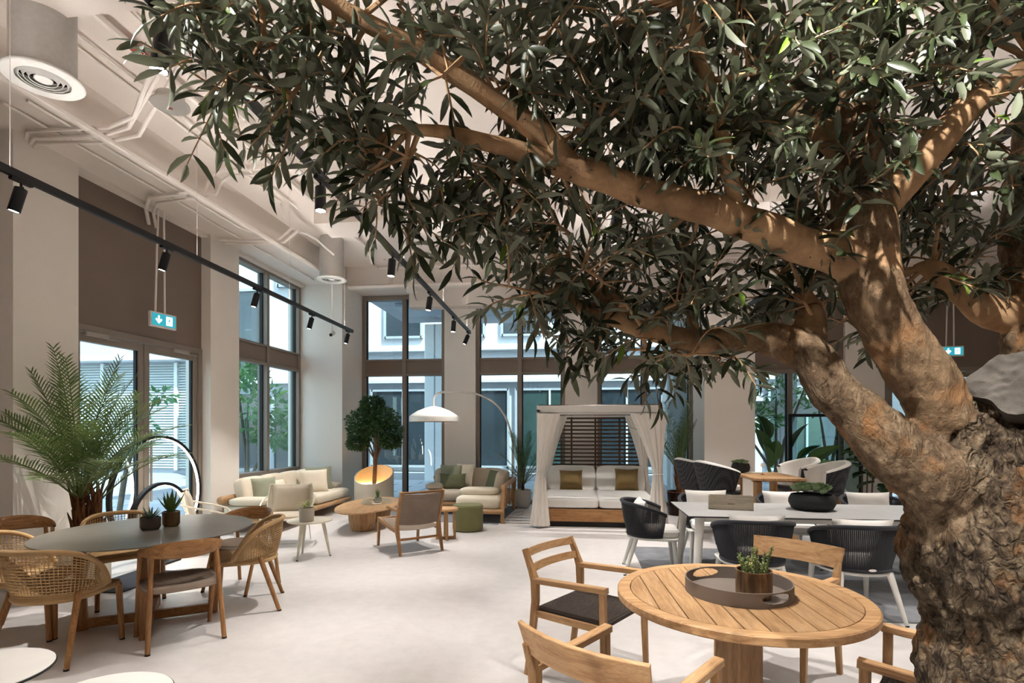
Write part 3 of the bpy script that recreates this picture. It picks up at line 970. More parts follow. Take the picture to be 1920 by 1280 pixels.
def make_woven_chair(label, loc, rz, group):
    t = thing('woven_armchair', label, 'chair', loc, rz, group)
    fn = shell(112, 0.245, 0.215, 0.30, 0.275, -0.03, lambda s: 0.47 + 0.29 * (1 - abs(s) ** 3.2), 0.43, 0.04)
    MB().tube([fn(-1 + k / 20, 1) for k in range(41)], 0.018, 10).build('rope_rim', cord_m, t)
    MB().tube([fn(-1 + k / 20, 0) for k in range(41)], 0.013, 8).build('lower_rim', cord_m, t)
    w = MB()
    for k in range(47):
        s = -0.98 + 1.96 * k / 46
        w.tube([fn(s, q / 6) for q in range(7)], 0.0034, 4, False)
    for q in range(1, 16):
        w.tube([fn(-1 + k / 16, q / 16) for k in range(33)], 0.0034, 4, False)
    for q in (0.04, 0.09):
        w.tube([fn(-1 + k / 16, q) for k in range(33)], 0.006, 5, False)
    o = w.build('woven_back', cord_m, t)
    o['kind'] = 'stuff'
    poly = arc(0, -0.03, 0.262, 0.23, 180, 360, 14) + [(0.262, 0.2), (0.24, 0.245), (0.2, 0.262), (-0.2, 0.262), (-0.24, 0.245), (-0.262, 0.2)]
    MB().prism(poly, 0.405, 0.442, 0.012).build('seat', cord_m, t)
    st = MB()
    for k in range(26):
        y = -0.22 + k * 0.0185
        hw = 0.235 if y > -0.05 else 0.235 * math.sqrt(max(0.05, 1 - ((y + 0.03) / 0.22) ** 2))
        st.tube([(-hw, y, 0.443), (0, y, 0.437), (hw, y, 0.443)], 0.0055, 4, False)
    o = st.build('seat_weave', cord_m, t)
    o['kind'] = 'stuff'
    for sx in (-1, 1):
        leg(t, (sx * 0.238, 0.225, 0.42), (sx * 0.25, 0.245, 0.0), 0.022, 0.017, oak_z)
        leg(t, (sx * 0.225, -0.13, 0.46), (sx * 0.272, -0.285, 0.0), 0.021, 0.016, oak_z)
    return t

def make_oval_back_chair(label, loc, rz, group):
    t = thing('oval_back_chair', label, 'chair', loc, rz, group)
    def fn(u, v):
        a = R(-97 + 194 * u)
        s = abs(2 * u - 1)
        h = 0.011 + 0.054 * (1 - s ** 1.7)
        b = 2 * math.pi * v
        th = 0.014
        r = th * math.cos(b)
        zz = h * math.sin(b)
        lean = 0.12 * zz
        return ((0.262 + r + lean) * math.sin(a), -0.02 - (0.235 + r + lean) * math.cos(a), 0.70 - 0.03 * s ** 2 + zz)
    MB().grid(lambda u, v: fn(v, 1 - u), 12, 41, True).build('backrest', oak_x, t)
    for sx in (-1, 1):
        leg(t, (sx * 0.25, 0.02, 0.665), (sx * 0.245, 0.235, 0.0), 0.015, 0.016, oak_z)
        leg(t, (sx * 0.205, -0.155, 0.66), (sx * 0.24, -0.235, 0.0), 0.016, 0.017, oak_z)
    MB().blob((0, 0.02, 0.418), (0.50, 0.48, 0.075), 0.55, 0.55, 40, 12).build('seat', papercord_m, t)
    st = MB()
    for k in range(40):
        x = -0.22 + k * 0.0113
        hw = 0.2 * math.sqrt(max(0.05, 1 - (x / 0.245) ** 2)) + 0.02
        st.tube([(x, 0.02 - hw, 0.4525), (x, 0.02, 0.4565), (x, 0.02 + hw, 0.4525)], 0.0035, 4, False)
    o = st.build('cord_strands', papercord_m, t)
    o['kind'] = 'stuff'
    return t

def make_teak_armchair(label, loc, rz, group, board):
    t = thing('teak_armchair', label, 'chair', loc, rz, group)
    for sx in (-1, 1):
        MB().tube([(sx * 0.262, -0.30, 0.0), (sx * 0.262, -0.262, 0.25), (sx * 0.262, -0.235, 0.48), (sx * 0.262, -0.238, 0.60), (sx * 0.262, -0.262, 0.66), (sx * 0.262, -0.32 if not board else -0.285, 0.79 if not board else 0.715)], [0.85, 0.95, 1.1, 1.2, 1.0, 0.8], sq=(0.036, 0.042), up=(0, 1, 0.0)).build('back_post', teak_z, t)
        l = MB().tube([(sx * 0.262, 0.262, 0.0), (sx * 0.262, 0.25, 0.3), (sx * 0.262, 0.245, 0.615)], [0.8, 1.0, 1.05], sq=(0.036, 0.036), up=(0, 1, 0)).build('leg', teak_z, t)
        MB().tube([(sx * 0.262, -0.24, 0.605), (sx * 0.262, -0.1, 0.612), (sx * 0.262, 0.27, 0.63)], [1.0, 1.0, 1.0], sq=(0.046, 0.034), up=(0, 0, 1)).build('armrest', teak_y, t)
        MB().box((sx * 0.262, 0.0, 0.40), (0.026, 0.49, 0.04), 0.004).build('side_rail', teak_y, t)
    def slat(zc, hh, dy):
        MB().tube([(x, -0.285 - (zc - 0.72) * 0.45 - dy * (1 - (x / 0.25) ** 2), zc) for x in ((-0.25, -0.17, -0.09, 0, 0.09, 0.17, 0.25) if not board else (-0.282, -0.19, -0.1, 0, 0.1, 0.19, 0.282))], 1, sq=(0.018, hh), up=(0, -0.35, 1)).build('back_slat', teak_x, t)
    if board:
        slat(0.735, 0.135, 0.045)
    else:
        slat(0.765, 0.05, 0.035)
        slat(0.675, 0.05, 0.035)
    f = MB()
    f.box((0, 0.238, 0.418), (0.5, 0.034, 0.044), 0.014).box((0, -0.225, 0.418), (0.5, 0.034, 0.044), 0.014)
    f.box((-0.232, 0.005, 0.42), (0.036, 0.47, 0.046), 0.014).box((0.232, 0.005, 0.42), (0.036, 0.47, 0.046), 0.014)
    f.build('seat_frame', darkcord_m, t)
    w = MB()
    for k in range(25):
        x = -0.216 + k * 0.018
        w.tube([(x, -0.222 + 0.47 * j / 8, 0.434 + (0.003 if (j + k) % 2 else -0.003)) for j in range(9)], 0.0062, 4, False)
    for k in range(25):
        y = -0.212 + k * 0.018
        w.tube([(-0.226 + 0.452 * j / 8, y, 0.434 + (0.003 if (j + k + 1) % 2 else -0.003)) for j in range(9)], 0.0062, 4, False)
    o = w.build('woven_seat', darkcord_m, t)
    o['kind'] = 'stuff'
    return t

def make_rope_chair(label, loc, rz, group):
    t = thing('rope_chair', label, 'chair', loc, rz, group)
    fn = shell(116, 0.255, 0.245, 0.325, 0.31, -0.02, lambda s: 0.77 - 0.115 * abs(s) ** 2.5, 0.415, 0.03)
    MB().tube([fn(-1 + k / 20, 1) for k in range(41)] + [fn(1, 0.93), ], 0.019, 10).build('arm_rim', charcoal_m, t)
    w = MB()
    for k in range(97):
        s = -1 + 2 * k / 96
        w.tube([fn(s, q / 4) for q in range(5)], 0.0056, 5, False)
    o = w.build('rope_wall', charcoal_m, t)
    o['kind'] = 'stuff'
    MB().tube([fn(-1 + k / 20, 0) for k in range(41)], 0.016, 8).build('rope_base', charcoal_m, t)
    poly = arc(0, -0.02, 0.26, 0.25, 180, 360, 16) + [(0.27, 0.2), (0.24, 0.25), (-0.24, 0.25), (-0.27, 0.2)]
    MB().prism(poly, 0.375, 0.40, 0.006).build('seat_frame', white_m, t)
    MB().prism(arc(0, 0.0, 0.215, 0.205, 180, 360, 18) + [(0.225, 0.18), (0.21, 0.245), (0.17, 0.272), (-0.17, 0.272), (-0.21, 0.245), (-0.225, 0.18)], 0.402, 0.485, 0.022).build('seat_cushion', offwhite_m, t)
    MB().lathe([(0, 0), (0.028, 0), (0.03, 0.004), (0.026, 0.006), (0, 0.006)], 20, M=TM((0, -0.282, 0.43), rx=R(90)) @ Matrix.Diagonal((1, 0.35, 1, 1))).build('badge', pipe_m, t)
    for sx in (-1, 1):
        leg(t, (sx * 0.225, 0.205, 0.39), (sx * 0.25, 0.245, 0.0), 0.026, 0.015, white_m)
        leg(t, (sx * 0.19, -0.18, 0.39), (sx * 0.25, -0.30, 0.0), 0.026, 0.015, white_m)
    return t

quilt = Mat('charcoal_weave', '39383a', 0.8, 0, 0.2)
_w1 = quilt.n('ShaderNodeTexChecker')
_w1.inputs['Scale'].default_value = 44
_w1.inputs['Color1'].default_value = col('2a292b')
_w1.inputs['Color2'].default_value = col('4c4a4b')
quilt.l(quilt.coords((1, 1, 1), (R(45), R(0), R(45))), _w1.inputs['Vector'])
quilt.base(_w1.outputs['Color'])
quilt.bump(_w1.outputs['Fac'], 0.5, 0.006)
def make_tub_chair(label, loc, rz, group):
    t = thing('tub_chair', label, 'chair', loc, rz, group)
    u0 = 0.30                                       # counter height: the shell rides on tall legs
    zt = lambda s: 0.81 + u0 - 0.14 * abs(s) ** 1.6
    out = shell(108, 0.25, 0.26, 0.345, 0.345, 0.0, zt, 0.40 + u0)
    MB().grid(lambda u, v: out(1 - 2 * u, v * 0.97), 40, 8).grid(lambda u, v: tuple(a * (v if i < 2 else 1) + (0 if i < 2 else 0.0) - (0.10 * (1 - v) if i == 2 else 0) for i, a in enumerate(out(1 - 2 * u, 0))), 40, 6).build('woven_shell', quilt.m, t)
    inn = shell(108, 0.205, 0.215, 0.275, 0.27, 0.0, zt, 0.44 + u0)
    mb = MB().grid(lambda u, v: inn(-1 + 2 * u, v * 0.96), 40, 7)
    def cap(u, v):
        s = -1 + 2 * u
        a, b = Vector(inn(s, 0.96)), Vector(out(s, 0.96))
        c = (a + b) / 2
        h = (b - a) / 2
        an = math.pi * (1 - v)
        return tuple(c + h * -math.cos(math.pi * v) + Vector((0, 0, 1)) * 0.032 * math.sin(an))
    mb.grid(cap, 40, 8)
    for e in (-1, 1):
        mb.grid(lambda u, v: tuple(Vector(inn(e, v * 0.96)).lerp(Vector(out(e, v * 0.96)), u if e < 0 else 1 - u) + Vector((0, 0.03 * math.sin(math.pi * u), 0))), 6, 7)
    mb.build('inner_upholstery', offwhite_m, t)
    MB().blob((0, 0.05, 0.44 + u0), (0.42, 0.46, 0.11), 0.45, 0.75, 32, 10).build('seat_cushion', offwhite_m, t)
    MB().lathe([(0.0, 0.30), (0.2, 0.31), (0.27, 0.36), (0.28, 0.40), (0.0, 0.40)], 32, (0, 0.02, u0)).build('seat_base', quilt.m, t)
    for sx in (-1, 1):
        for sy in (-1, 1):
            leg(t, (sx * 0.15, sy * 0.15 + 0.02, 0.34 + u0), (sx * 0.22, sy * 0.22 + 0.02, 0.0), 0.022, 0.015, oak_z)
    for sy in (-1, 1):
        MB().box((0, sy * 0.185 + 0.02, 0.26), (0.36, 0.022, 0.022), 0.003).build('foot_rail', oak_x, t)
    return t

def make_cord_lounge(label, loc, rz):
    t = thing('lounge_chair', label, 'chair', loc, rz)
    for sx in (-1, 1):
        MB().tube([(sx * 0.285, -0.41, 0), (sx * 0.285, -0.355, 0.17), (sx * 0.285, -0.305, 0.30), (sx * 0.285, -0.31, 0.40), (sx * 0.285, -0.36, 0.56), (sx * 0.285, -0.44, 0.79)], [0.8, 1.0, 1.35, 1.1, 1.0, 0.8], sq=(0.034, 0.046), up=(0, 1, 0)).build('back_post', oak_z, t)
        MB().tube([(sx * 0.285, 0.34, 0), (sx * 0.285, 0.315, 0.25), (sx * 0.285, 0.30, 0.385)], [0.8, 1, 1.15], sq=(0.034, 0.044), up=(0, 1, 0)).build('leg', oak_z, t)
        MB().tube([(sx * 0.285, 0.31, 0.365), (sx * 0.285, 0.1, 0.325), (sx * 0.285, -0.1, 0.298), (sx * 0.285, -0.31, 0.29)], [1.1, 0.9, 0.9, 1.1], sq=(0.034, 0.05), up=(0, 0, 1)).build('side_rail', oak_y, t)
        MB().tube([(sx * 0.285, -0.355, 0.545), (sx * 0.285, -0.12, 0.555), (sx * 0.285, 0.0, 0.56)], 1, sq=(0.045, 0.03), up=(0, 0, 1)).build('armrest', oak_y, t)
    MB().box((0, -0.365, 0.19), (0.54, 0.026, 0.03), 0.006).build('stretcher', oak_x, t)
    MB().box((0, 0.30, 0.37), (0.56, 0.03, 0.035), 0.006).build('front_rail', oak_x, t)
    MB().box((0, -0.435, 0.77), (0.56, 0.022, 0.03), 0.006).build('top_rail', oak_x, t)
    w = MB()
    for k in range(44):
        q = k / 43
        z = 0.37 + 0.39 * q
        y = -0.315 - 0.12 * q ** 1.3
        w.tube([(-0.28, y, z), (-0.14, y - 0.022, z - 0.012), (0, y - 0.03, z - 0.016), (0.14, y - 0.022, z - 0.012), (0.28, y, z)], 0.0048, 4, False)
    o = w.build('cord_back', papercord_m, t)
    o['kind'] = 'stuff'
    w = MB()
    for k in range(56):
        q = k / 55
        y = -0.28 + 0.57 * q
        z = 0.30 + 0.08 * q
        w.tube([(-0.28, y, z), (-0.14, y, z - 0.015), (0, y, z - 0.02), (0.14, y, z - 0.015), (0.28, y, z)], 0.0052, 4, False)
    o = w.build('cord_seat', papercord_m, t)
    o['kind'] = 'stuff'
    return t

bone_m = plain('bone_lacquer', 'cdc4b2', 0.5, vary=0.03)
def make_frame_chair(label, loc, rz, group):
    t = thing('outdoor_armchair', label, 'chair', loc, rz, group)
    def prof(s):                       # side view of the bucket from seat front to back top
        return [(0.30, 0.37), (0.1, 0.34), (-0.12, 0.33), (-0.24, 0.38), (-0.30, 0.52), (-0.36, 0.70), (-0.385, 0.76)][s]
    def fn(u, v):
        k = v * 6
        i = min(int(k), 5)
        f = k - i
        y = prof(i)[0] * (1 - f) + prof(i + 1)[0] * f
        z = prof(i)[1] * (1 - f) + prof(i + 1)[1] * f
        a = 2 * u - 1
        hw = 0.27 + 0.03 * math.sin(math.pi * min(1, v * 1.1))
        return (hw * a, y + 0.10 * a * a * (v if v > 0.45 else 0), z + 0.02 * a * a)
    MB().grid(fn, 15, 19).build('sling', bone_m, t)
    s = MB().blob((0, 0.06, 0.385), (0.50, 0.46, 0.085), 0.4, 0.35, 28, 10)
    s.build('seat_cushion', beige_m, t)
    bk = MB()
    bk.pillow(0.5, 0.40, 0.10, TM((0, -0.255, 0.585), rx=R(14)), seed=2)
    b = bk.build('back_cushion', beige_m, t)
    MB().tube([(0, -0.205, 0.42), (0, -0.2, 0.58), (0, -0.275, 0.76)], 0.005, 6).build('seam', beige_m, b)
    e = [fn(0, v / 18) for v in range(19)]
    top = [fn(u / 14, 1) for u in range(15)]
    e2 = [fn(1, v / 18) for v in range(18, -1, -1)]
    fr = [fn(1 - u / 14, 0) for u in range(1, 14)]
    MB().tube(e + top[1:-1] + e2 + fr, 0.013, 8, closed=True).build('frame', bone_m, t)
    for sx in (-1, 1):
        MB().tube([(sx * 0.285, -0.33, 0.64), (sx * 0.325, -0.2, 0.60), (sx * 0.335, 0.0, 0.55), (sx * 0.32, 0.16, 0.50), (sx * 0.29, 0.25, 0.40), (sx * 0.275, 0.29, 0.37)], 0.012, 8).build('armrest', bone_m, t)
        MB().tube([(sx * 0.24, 0.22, 0.35), (sx * 0.26, 0.30, 0.006), (sx * 0.26, -0.28, 0.006), (sx * 0.24, -0.18, 0.33)], 0.007, 6).build('sled_leg', white_m, t)
    MB().tube([(-0.26, 0.01, 0.006), (0.26, 0.01, 0.006)], 0.006, 6).build('cross_rod', white_m, t)
    return t

def scatter_cushion(label, mat, loc, w, h, t, rx, rz, seed, group=None, piping=None):
    o = MB().pillow(w, h, t, seed=seed).build('scatter_cushion', mat)
    o.location = loc
    o.rotation_euler = (rx, 0, rz)
    tag(o, label, 'cushion', group)
    if piping:
        n = 12
        pts = []
        for (a0, b0), (a1, b1) in (((-1, -1), (1, -1)), ((1, -1), (1, 1)), ((1, 1), (-1, 1)), ((-1, 1), (-1, -1))):
            for k in range(n):
                a, b = a0 + (a1 - a0) * k / n, b0 + (b1 - b0) * k / n
                pts.append((w / 2 * a * (1 - 0.07 * (1 - b * b)), 0, h / 2 * b * (1 - 0.07 * (1 - a * a))))
        MB().tube(pts, 0.005, 5, closed=True).build('piping', piping, o)
    return o

# ------------------------------------------------------------------ left dining group
TL = (-3.45, 4.03)
tt = thing('dining_table', 'round grey stone-topped dining table on a crossed wooden base', 'table', (TL[0], TL[1], 0), R(0))
stone_top = Mat('grey_stone_top', '8b857a', 0.38, 0, 0.45)
_f = stone_top.noise(stone_top.coords((3, 20, 1)), 2.0, 5, 0.65)
_g = stone_top.noise(stone_top.coords((1, 1, 1)), 3.0, 4, 0.6)
stone_top.base(stone_top.mix(0.5, stone_top.ramp(_f, [(0.3, '5f5a53'), (0.7, '7d776d')]), stone_top.ramp(_g, [(0.3, '666158'), (0.7, '7a7469')])))
MB().prism(arc(0, 0, 0.72, 0.80, 0, 360, 72)[:-1], 0.728, 0.74, 0.003).build('tabletop', stone_top.m, tt)
MB().prism(arc(0, 0, 0.60, 0.68, 0, 360, 48)[:-1], 0.712, 0.728).build('sub_top', oak_x, tt)
for k, a in enumerate((35, 125, 215, 305)):
    M = TM((0, 0, 0), rz=R(a))
    MB().tube([(0.44, 0, 0.0), (0.46, 0, 0.35), (0.46, 0, 0.712)], 1, sq=(0.075, 0.055), up=(0, 1, 0), M=M).build('leg', oak_z, tt)
for a in (35, 125):
    MB().box((0, 0, 0.045), (0.86, 0.05, 0.07), 0.006, M=TM((0, 0, 0), rz=R(a))).build('floor_stretcher', oak_x, tt)
    MB().box((0, 0, 0.68), (0.86, 0.05, 0.06), 0.006, M=TM((0, 0, 0), rz=R(a))).build('upper_stretcher', oak_x, tt)

G1 = 'chairs around the grey round dining table'
def at_table(c, ang, dist):
    x, y = c[0] + dist * math.cos(R(ang)), c[1] + dist * math.sin(R(ang))
    return (x, y, 0), face(-math.cos(R(ang)), -math.sin(R(ang)))
wc = make_woven_chair('woven rope armchair seen from behind at the near left of the grey table', (-3.57, 3.37, 0), face(-0.12, 1.0), G1)
copy_tree(wc, (-2.92, 4.49, 0), face(-0.87, -0.45), 'woven rope armchair at the right of the grey table, seen from the side')
copy_tree(wc, (-4.12, 4.50, 0), face(0.82, -0.56), 'woven rope armchair on the far side of the grey table, before the ring lamps')
copy_tree(wc, (-4.17, 3.66, 0), face(0.9, 0.42), 'woven rope armchair at the far left edge of the picture')
oc = make_oval_back_chair('wooden chair with an oval curved backrest and cord seat in front of the grey table', (-2.95, 3.73, 0), face(-0.75, 0.66), G1)
copy_tree(oc, (-3.28, 4.98, 0), face(-0.15, -1.0), 'wooden curved-back chair tucked at the far right end of the grey table')
copy_tree(oc, (-4.92, 4.22, 0), face(0.75, -0.66), 'wooden curved-back chair beside the left palm trunk')

# small round side tables cut off by the lower left corner
pale_top = plain('pale_laminate_top', 'd9d5cf', 0.4, vary=0.03, scale=9)
def side_table(loc, r, label):
    t = thing('side_table', label, 'side table', loc, group='pale round side tables in the corner')
    MB().lathe([(0, 0.488), (r, 0.488), (r + 0.002, 0.49), (r + 0.002, 0.498), (0, 0.498)], 64).build('edge_band', tip_m, t)
    MB().lathe([(0, 0.498), (r - 0.002, 0.498), (r - 0.002, 0.501), (0, 0.501)], 64).build('tabletop', pale_top, t)
    w = MB()
    for k in range(36):
        a = 2 * math.pi * k / 36
        w.tube([((0.12 + 0.05 * abs(2 * q / 8 - 1)) * math.cos(a + q * 0.05), (0.12 + 0.05 * abs(2 * q / 8 - 1)) * math.sin(a + q * 0.05), 0.488 * q / 8) for q in range(9)], 0.006, 5, False)
        w.tube([((0.12 + 0.05 * abs(2 * q / 8 - 1)) * math.cos(a - q * 0.05), (0.12 + 0.05 * abs(2 * q / 8 - 1)) * math.sin(a - q * 0.05), 0.488 * q / 8) for q in range(9)], 0.006, 5, False)
    o = w.build('woven_base', cord_m, t)
    o['kind'] = 'stuff'
side_table((-2.59, 2.04, 0), 0.28, 'pale round side table with dark edge in the lower left corner')
side_table((-1.85, 1.90, 0), 0.25, 'pale round side table cut off by the bottom edge')

# ring lamps by the glass door
led_m = emis('led_strip', 'fff4e4', 5.0)
def ring_lamp(x, y, d, label):
    t = thing('ring_floor_lamp', label, 'floor lamp', (x, y, 0), group='black ring floor lamps by the door')
    r = d / 2
    def ring(rr, w, h, mat, name):
        pts = [(0.0, rr * math.sin(2 * math.pi * k / 96), r + 0.02 + rr * math.cos(2 * math.pi * k / 96)) for k in range(96)]
        mb = MB()
        n = len(pts)
        vs, fs = [], []
        for (px, py, pz) in pts:
            cy, cz = py, pz - r - 0.02
            l = math.hypot(cy, cz)
            for (o, s) in ((-h / 2, -w / 2), (h / 2, -w / 2), (h / 2, w / 2), (-h / 2, w / 2)):
                vs.append((s, cy * (1 + o / l), r + 0.02 + cz * (1 + o / l)))
        for i in range(n):
            j = (i + 1) % n
            for k in range(4):
                fs.append((i * 4 + k, j * 4 + k, j * 4 + (k + 1) % 4, i * 4 + (k + 1) % 4))
        return mb.add(vs, fs).build(name, mat, t)
    ring(r - 0.02, 0.05, 0.035, black_m, 'ring')
    ring(r - 0.0395, 0.03, 0.004, led_m, 'light_strip')
    MB().box((0, 0, 0.012), (0.26, 0.34, 0.024), 0.006).build('base_plate', black_m, t)
ring_lamp(-5.10, 6.08, 1.46, 'tall black ring floor lamp with a lit inner strip by the door')
ring_lamp(-4.82, 5.78, 0.92, 'smaller black ring floor lamp in front of the tall ring')
tag(MB().box((-4.55, 5.05, 0.006), (0.5, 0.8, 0.012), 0.004).build('door_mat', plain('dark_mat', '33363e', 0.95, vary=0.1, scale=40)), 'dark floor mat near the palm planter', 'mat')

# ------------------------------------------------------------------ lounge corner
c = make_frame_chair('cream cushioned outdoor armchair facing the camera before the long sofa', (-3.92, 6.95, 0), face(0.35, -1.0), 'cream outdoor armchairs')
copy_tree(c, (-4.66, 6.45, 0), face(0.8, 0.55), 'cream outdoor armchair seen from the side near the ring lamps')
t = thing('round_side_table', 'cream round side table on splayed legs beside the armchair', 'side table', (-3.25, 6.28, 0))
MB().lathe([(0, 0.43), (0.255, 0.435), (0.265, 0.442), (0.265, 0.450), (0.26, 0.455), (0, 0.455)], 48).build('tabletop', bone_m, t)
for a in (20, 140, 260):
    leg(t, (0.15 * math.cos(R(a)), 0.15 * math.sin(R(a)), 0.432), (0.235 * math.cos(R(a)), 0.235 * math.sin(R(a)), 0), 0.024, 0.012, bone_m)

def round_bar(name, p0, p1, r, mat, parent, flat=1.0):
    """bar with rounded ends"""
    a, b = Vector(p0), Vector(p1)
    d = (b - a).normalized()
    pts, rad = [], []
    for k in range(5):
        an = math.pi / 2 * k / 4
        pts.append(a + d * r * (1 - math.sin(an)) * 1.0)
        rad.append(max(0.002, r * math.sin(math.pi / 2 * (k + 0.6) / 4.6)))
    pts = [a + d * r * (1 - math.cos(math.pi / 2 * k / 4)) for k in range(5)]
    rad = [max(0.003, r * math.sin(math.pi / 2 * k / 4)) for k in range(5)]
    pts2 = [b - d * r * (1 - math.cos(math.pi / 2 * k / 4)) for k in range(4, -1, -1)]
    return MB().tube(pts + pts2, rad + rad[::-1], 14).build(name, mat, parent)

# long sofa under the left window: runs along Y, faces +X
s = thing('long_sofa', 'long cream sofa on a low teak platform under the left window', 'sofa', (-4.88, 8.85, 0))
MB().box((0.0, 0, 0.20), (0.80, 2.76, 0.06), 0.02).build('platform', teak_y, s)
round_bar('front_rail', (0.41, -1.42, 0.205), (0.41, 1.42, 0.205), 0.045, teak_y, s)
round_bar('rear_rail', (-0.41, -1.42, 0.205), (-0.41, 1.42, 0.205), 0.045, teak_y, s)
for y in (-1.05, 0.0, 1.15):
    for x in (-0.32, 0.33):
        MB().tube([(x, y, 0), (x, y, 0.19)], 0.05, 16).build('leg', teak_z, s)
round_bar('back_bolster', (-0.36, -1.46, 0.50), (-0.36, 1.44, 0.50), 0.062, teak_y, s)
for y in (-1.2, 0, 1.2):
    MB().tube([(-0.36, y, 0.2), (-0.36, y, 0.46)], 0.03, 12).build('bolster_post', teak_z, s)
for y0, y1 in ((-1.40, -0.02), (0.0, 1.40)):
    MB().blob((0.03, (y0 + y1) / 2, 0.335), (0.82, y1 - y0, 0.20), 0.45, 0.22, 40, 14).build('seat_cushion', cream_m, s)
for k in range(4):
    y = -0.86 + k * 0.58
    MB().blob((0, 0, 0), (0.20, 0.60, 0.42), 0.45, 0.4, 28, 14, M=TM((-0.24, y, 0.60), ry=R(-14))).build('back_cushion', cream_m, s)
MB().blob((0.0, 0, 0), (0.62, 0.34, 0.12), 0.6, 0.45, 32, 12, M=TM((0.02, -1.22, 0.475), rz=R(6))).build('arm_cushion', cream_m, s)
MB().blob((0.0, 0, 0), (0.55, 0.32, 0.12), 0.6, 0.45, 32, 12, M=TM((0.0, 1.22, 0.475))).build('arm_cushion', beige_m, s)
SC = 'scatter cushions on the long sofa'
scatter_cushion('sage green cushion at the near end of the long sofa', sage_m, (-4.93, 8.05, 0.60), 0.42, 0.40, 0.14, R(-18), R(58), 1, SC, cream_m)
scatter_cushion('small cream cushion beside the near sage one', cream_m, (-4.93, 8.42, 0.57), 0.36, 0.32, 0.13, R(-18), R(70), 2, SC)
scatter_cushion('cream square cushion at the far end of the long sofa', cream_m, (-4.75, 9.32, 0.61), 0.50, 0.46, 0.15, R(-20), R(40), 3, SC)
scatter_cushion('dark sage cushion behind the cream one at the sofa far end', sage_m, (-4.84, 9.70, 0.63), 0.48, 0.46, 0.14, R(-16), R(40), 4, SC)

# coffee table, tray
t = thing('coffee_table', 'oval teak coffee table on two tapered drum bases', 'table', (-3.35, 8.45, 0), R(4))
MB().prism(arc(0, 0, 0.46, 0.95, 0, 360, 72)[:-1], 0.315, 0.35, 0.012).build('tabletop', teak_y, t)
for y in (-0.38, 0.48):
    MB().lathe([(0, 0), (0.165, 0), (0.178, 0.01), (0.205, 0.17), (0.212, 0.3), (0.20, 0.315), (0, 0.315)], 36, (0, y, 0)).build('drum_base', teak_z, t)
def tray(name, label, loc, r, h, mat, rz=0, nh=2):
    """round tray whose rim has two oval hand holes"""
    t = thing(name, label, 'tray', loc, rz)
    MB().lathe([(0, 0), (r, 0), (r, 0.006), (0, 0.006)], 64).build('tray_base', mat, t)
    n, m = 384, 21
    mb = MB()
    vs, fs = [], []
    th = 0.006
    for j in range(m):
        z = 0.006 + (h - 0.006) * j / (m - 1)
        for k in range(n):
            a = 2 * math.pi * k / n
            vs.append((r * math.cos(a), r * math.sin(a), z))
    for j in range(m):
        z = 0.006 + (h - 0.006) * j / (m - 1)
        for k in range(n):
            a = 2 * math.pi * k / n
            vs.append(((r - th) * math.cos(a), (r - th) * math.sin(a), z))
    N = n * m
    hole = set()
    for j in range(m - 1):
        for k in range(n):
            zz = (j + 0.5) / (m - 1)
            for q in (0, n // 2):
                dk = min(abs(k + 0.5 - q), n - abs(k + 0.5 - q))
                if (dk / 21.0) ** 2 + ((zz - 0.55) / 0.36) ** 2 < 1:
                    hole.add((j, k))
    for j in range(m - 1):
        for k in range(n):
            if (j, k) in hole:
                continue
            l = (k + 1) % n
            fs.append((j * n + k, j * n + l, (j + 1) * n + l, (j + 1) * n + k))
            fs.append((N + (j + 1) * n + k, N + (j + 1) * n + l, N + j * n + l, N + j * n + k))
            for (dj, dk_, a, b) in ((-1, 0, (j, k), (j, l)), (1, 0, (j + 1, l), (j + 1, k)), (0, -1, (j + 1, k), (j, k)), (0, 1, (j, l), (j + 1, l))):
                if (j + dj, (k + dk_) % n) in hole or j + dj == m - 1:
                    fs.append((a[0] * n + a[1], N + a[0] * n + a[1], N + b[0] * n + b[1], b[0] * n + b[1]))
    mb.add(vs, fs).build('rim', mat, t)
    return t
greige_m = plain('greige_lacquer', 'c8bda8', 0.5, vary=0.03)
taupe_lac = plain('taupe_lacquer', '776c63', 0.7, vary=0.03)
tray('serving_tray', 'pale round tray on the oval coffee table', (-3.27, 8.55, 0.35), 0.24, 0.055, greige_m, R(-70))

cl = make_cord_lounge('low teak lounge chair with cord back seen from behind', (-2.22, 6.93, 0), face(-0.66, 0.75))
t = thing('round_stool', 'small round teak stool beside the green pouf', 'stool', (-1.87, 7.55, 0), R(20))
MB().lathe([(0, 0.405), (0.165, 0.405), (0.175, 0.413), (0.175, 0.43), (0.168, 0.44), (0, 0.44)], 40).build('seat', teak_x, t)
for a in (0, 90):
    M = TM((0, 0, 0), rz=R(a))
    MB().box((0, 0, 0.02), (0.26, 0.035, 0.035), 0.004, M=M).build('floor_bar', teak_x, t)
    for sx in (-1, 1):
        MB().tube([(sx * 0.125, 0, 0.0), (sx * 0.115, 0, 0.405)], 1, sq=(0.035, 0.04), up=(0, 1, 0), M=M).build('leg', teak_z, t)
t = thing('round_pouf', 'round olive green felt pouf in front of the corner sofa', 'pouf', (-1.70, 8.26, 0))
MB().lathe([(0, 0.012), (0.225, 0.012), (0.235, 0.03), (0.235, 0.37), (0.222, 0.395), (0.12, 0.405), (0, 0.407)], 48).build('body', olive_fab_m, t)
MB().lathe([(0, 0), (0.21, 0), (0.21, 0.012), (0, 0.012)], 32).build('plinth', tip_m, t)
MB().lathe([(0.236, 0.365), (0.2385, 0.37), (0.236, 0.375)], 48, cap=False).build('piping', olive_fab_m, t)

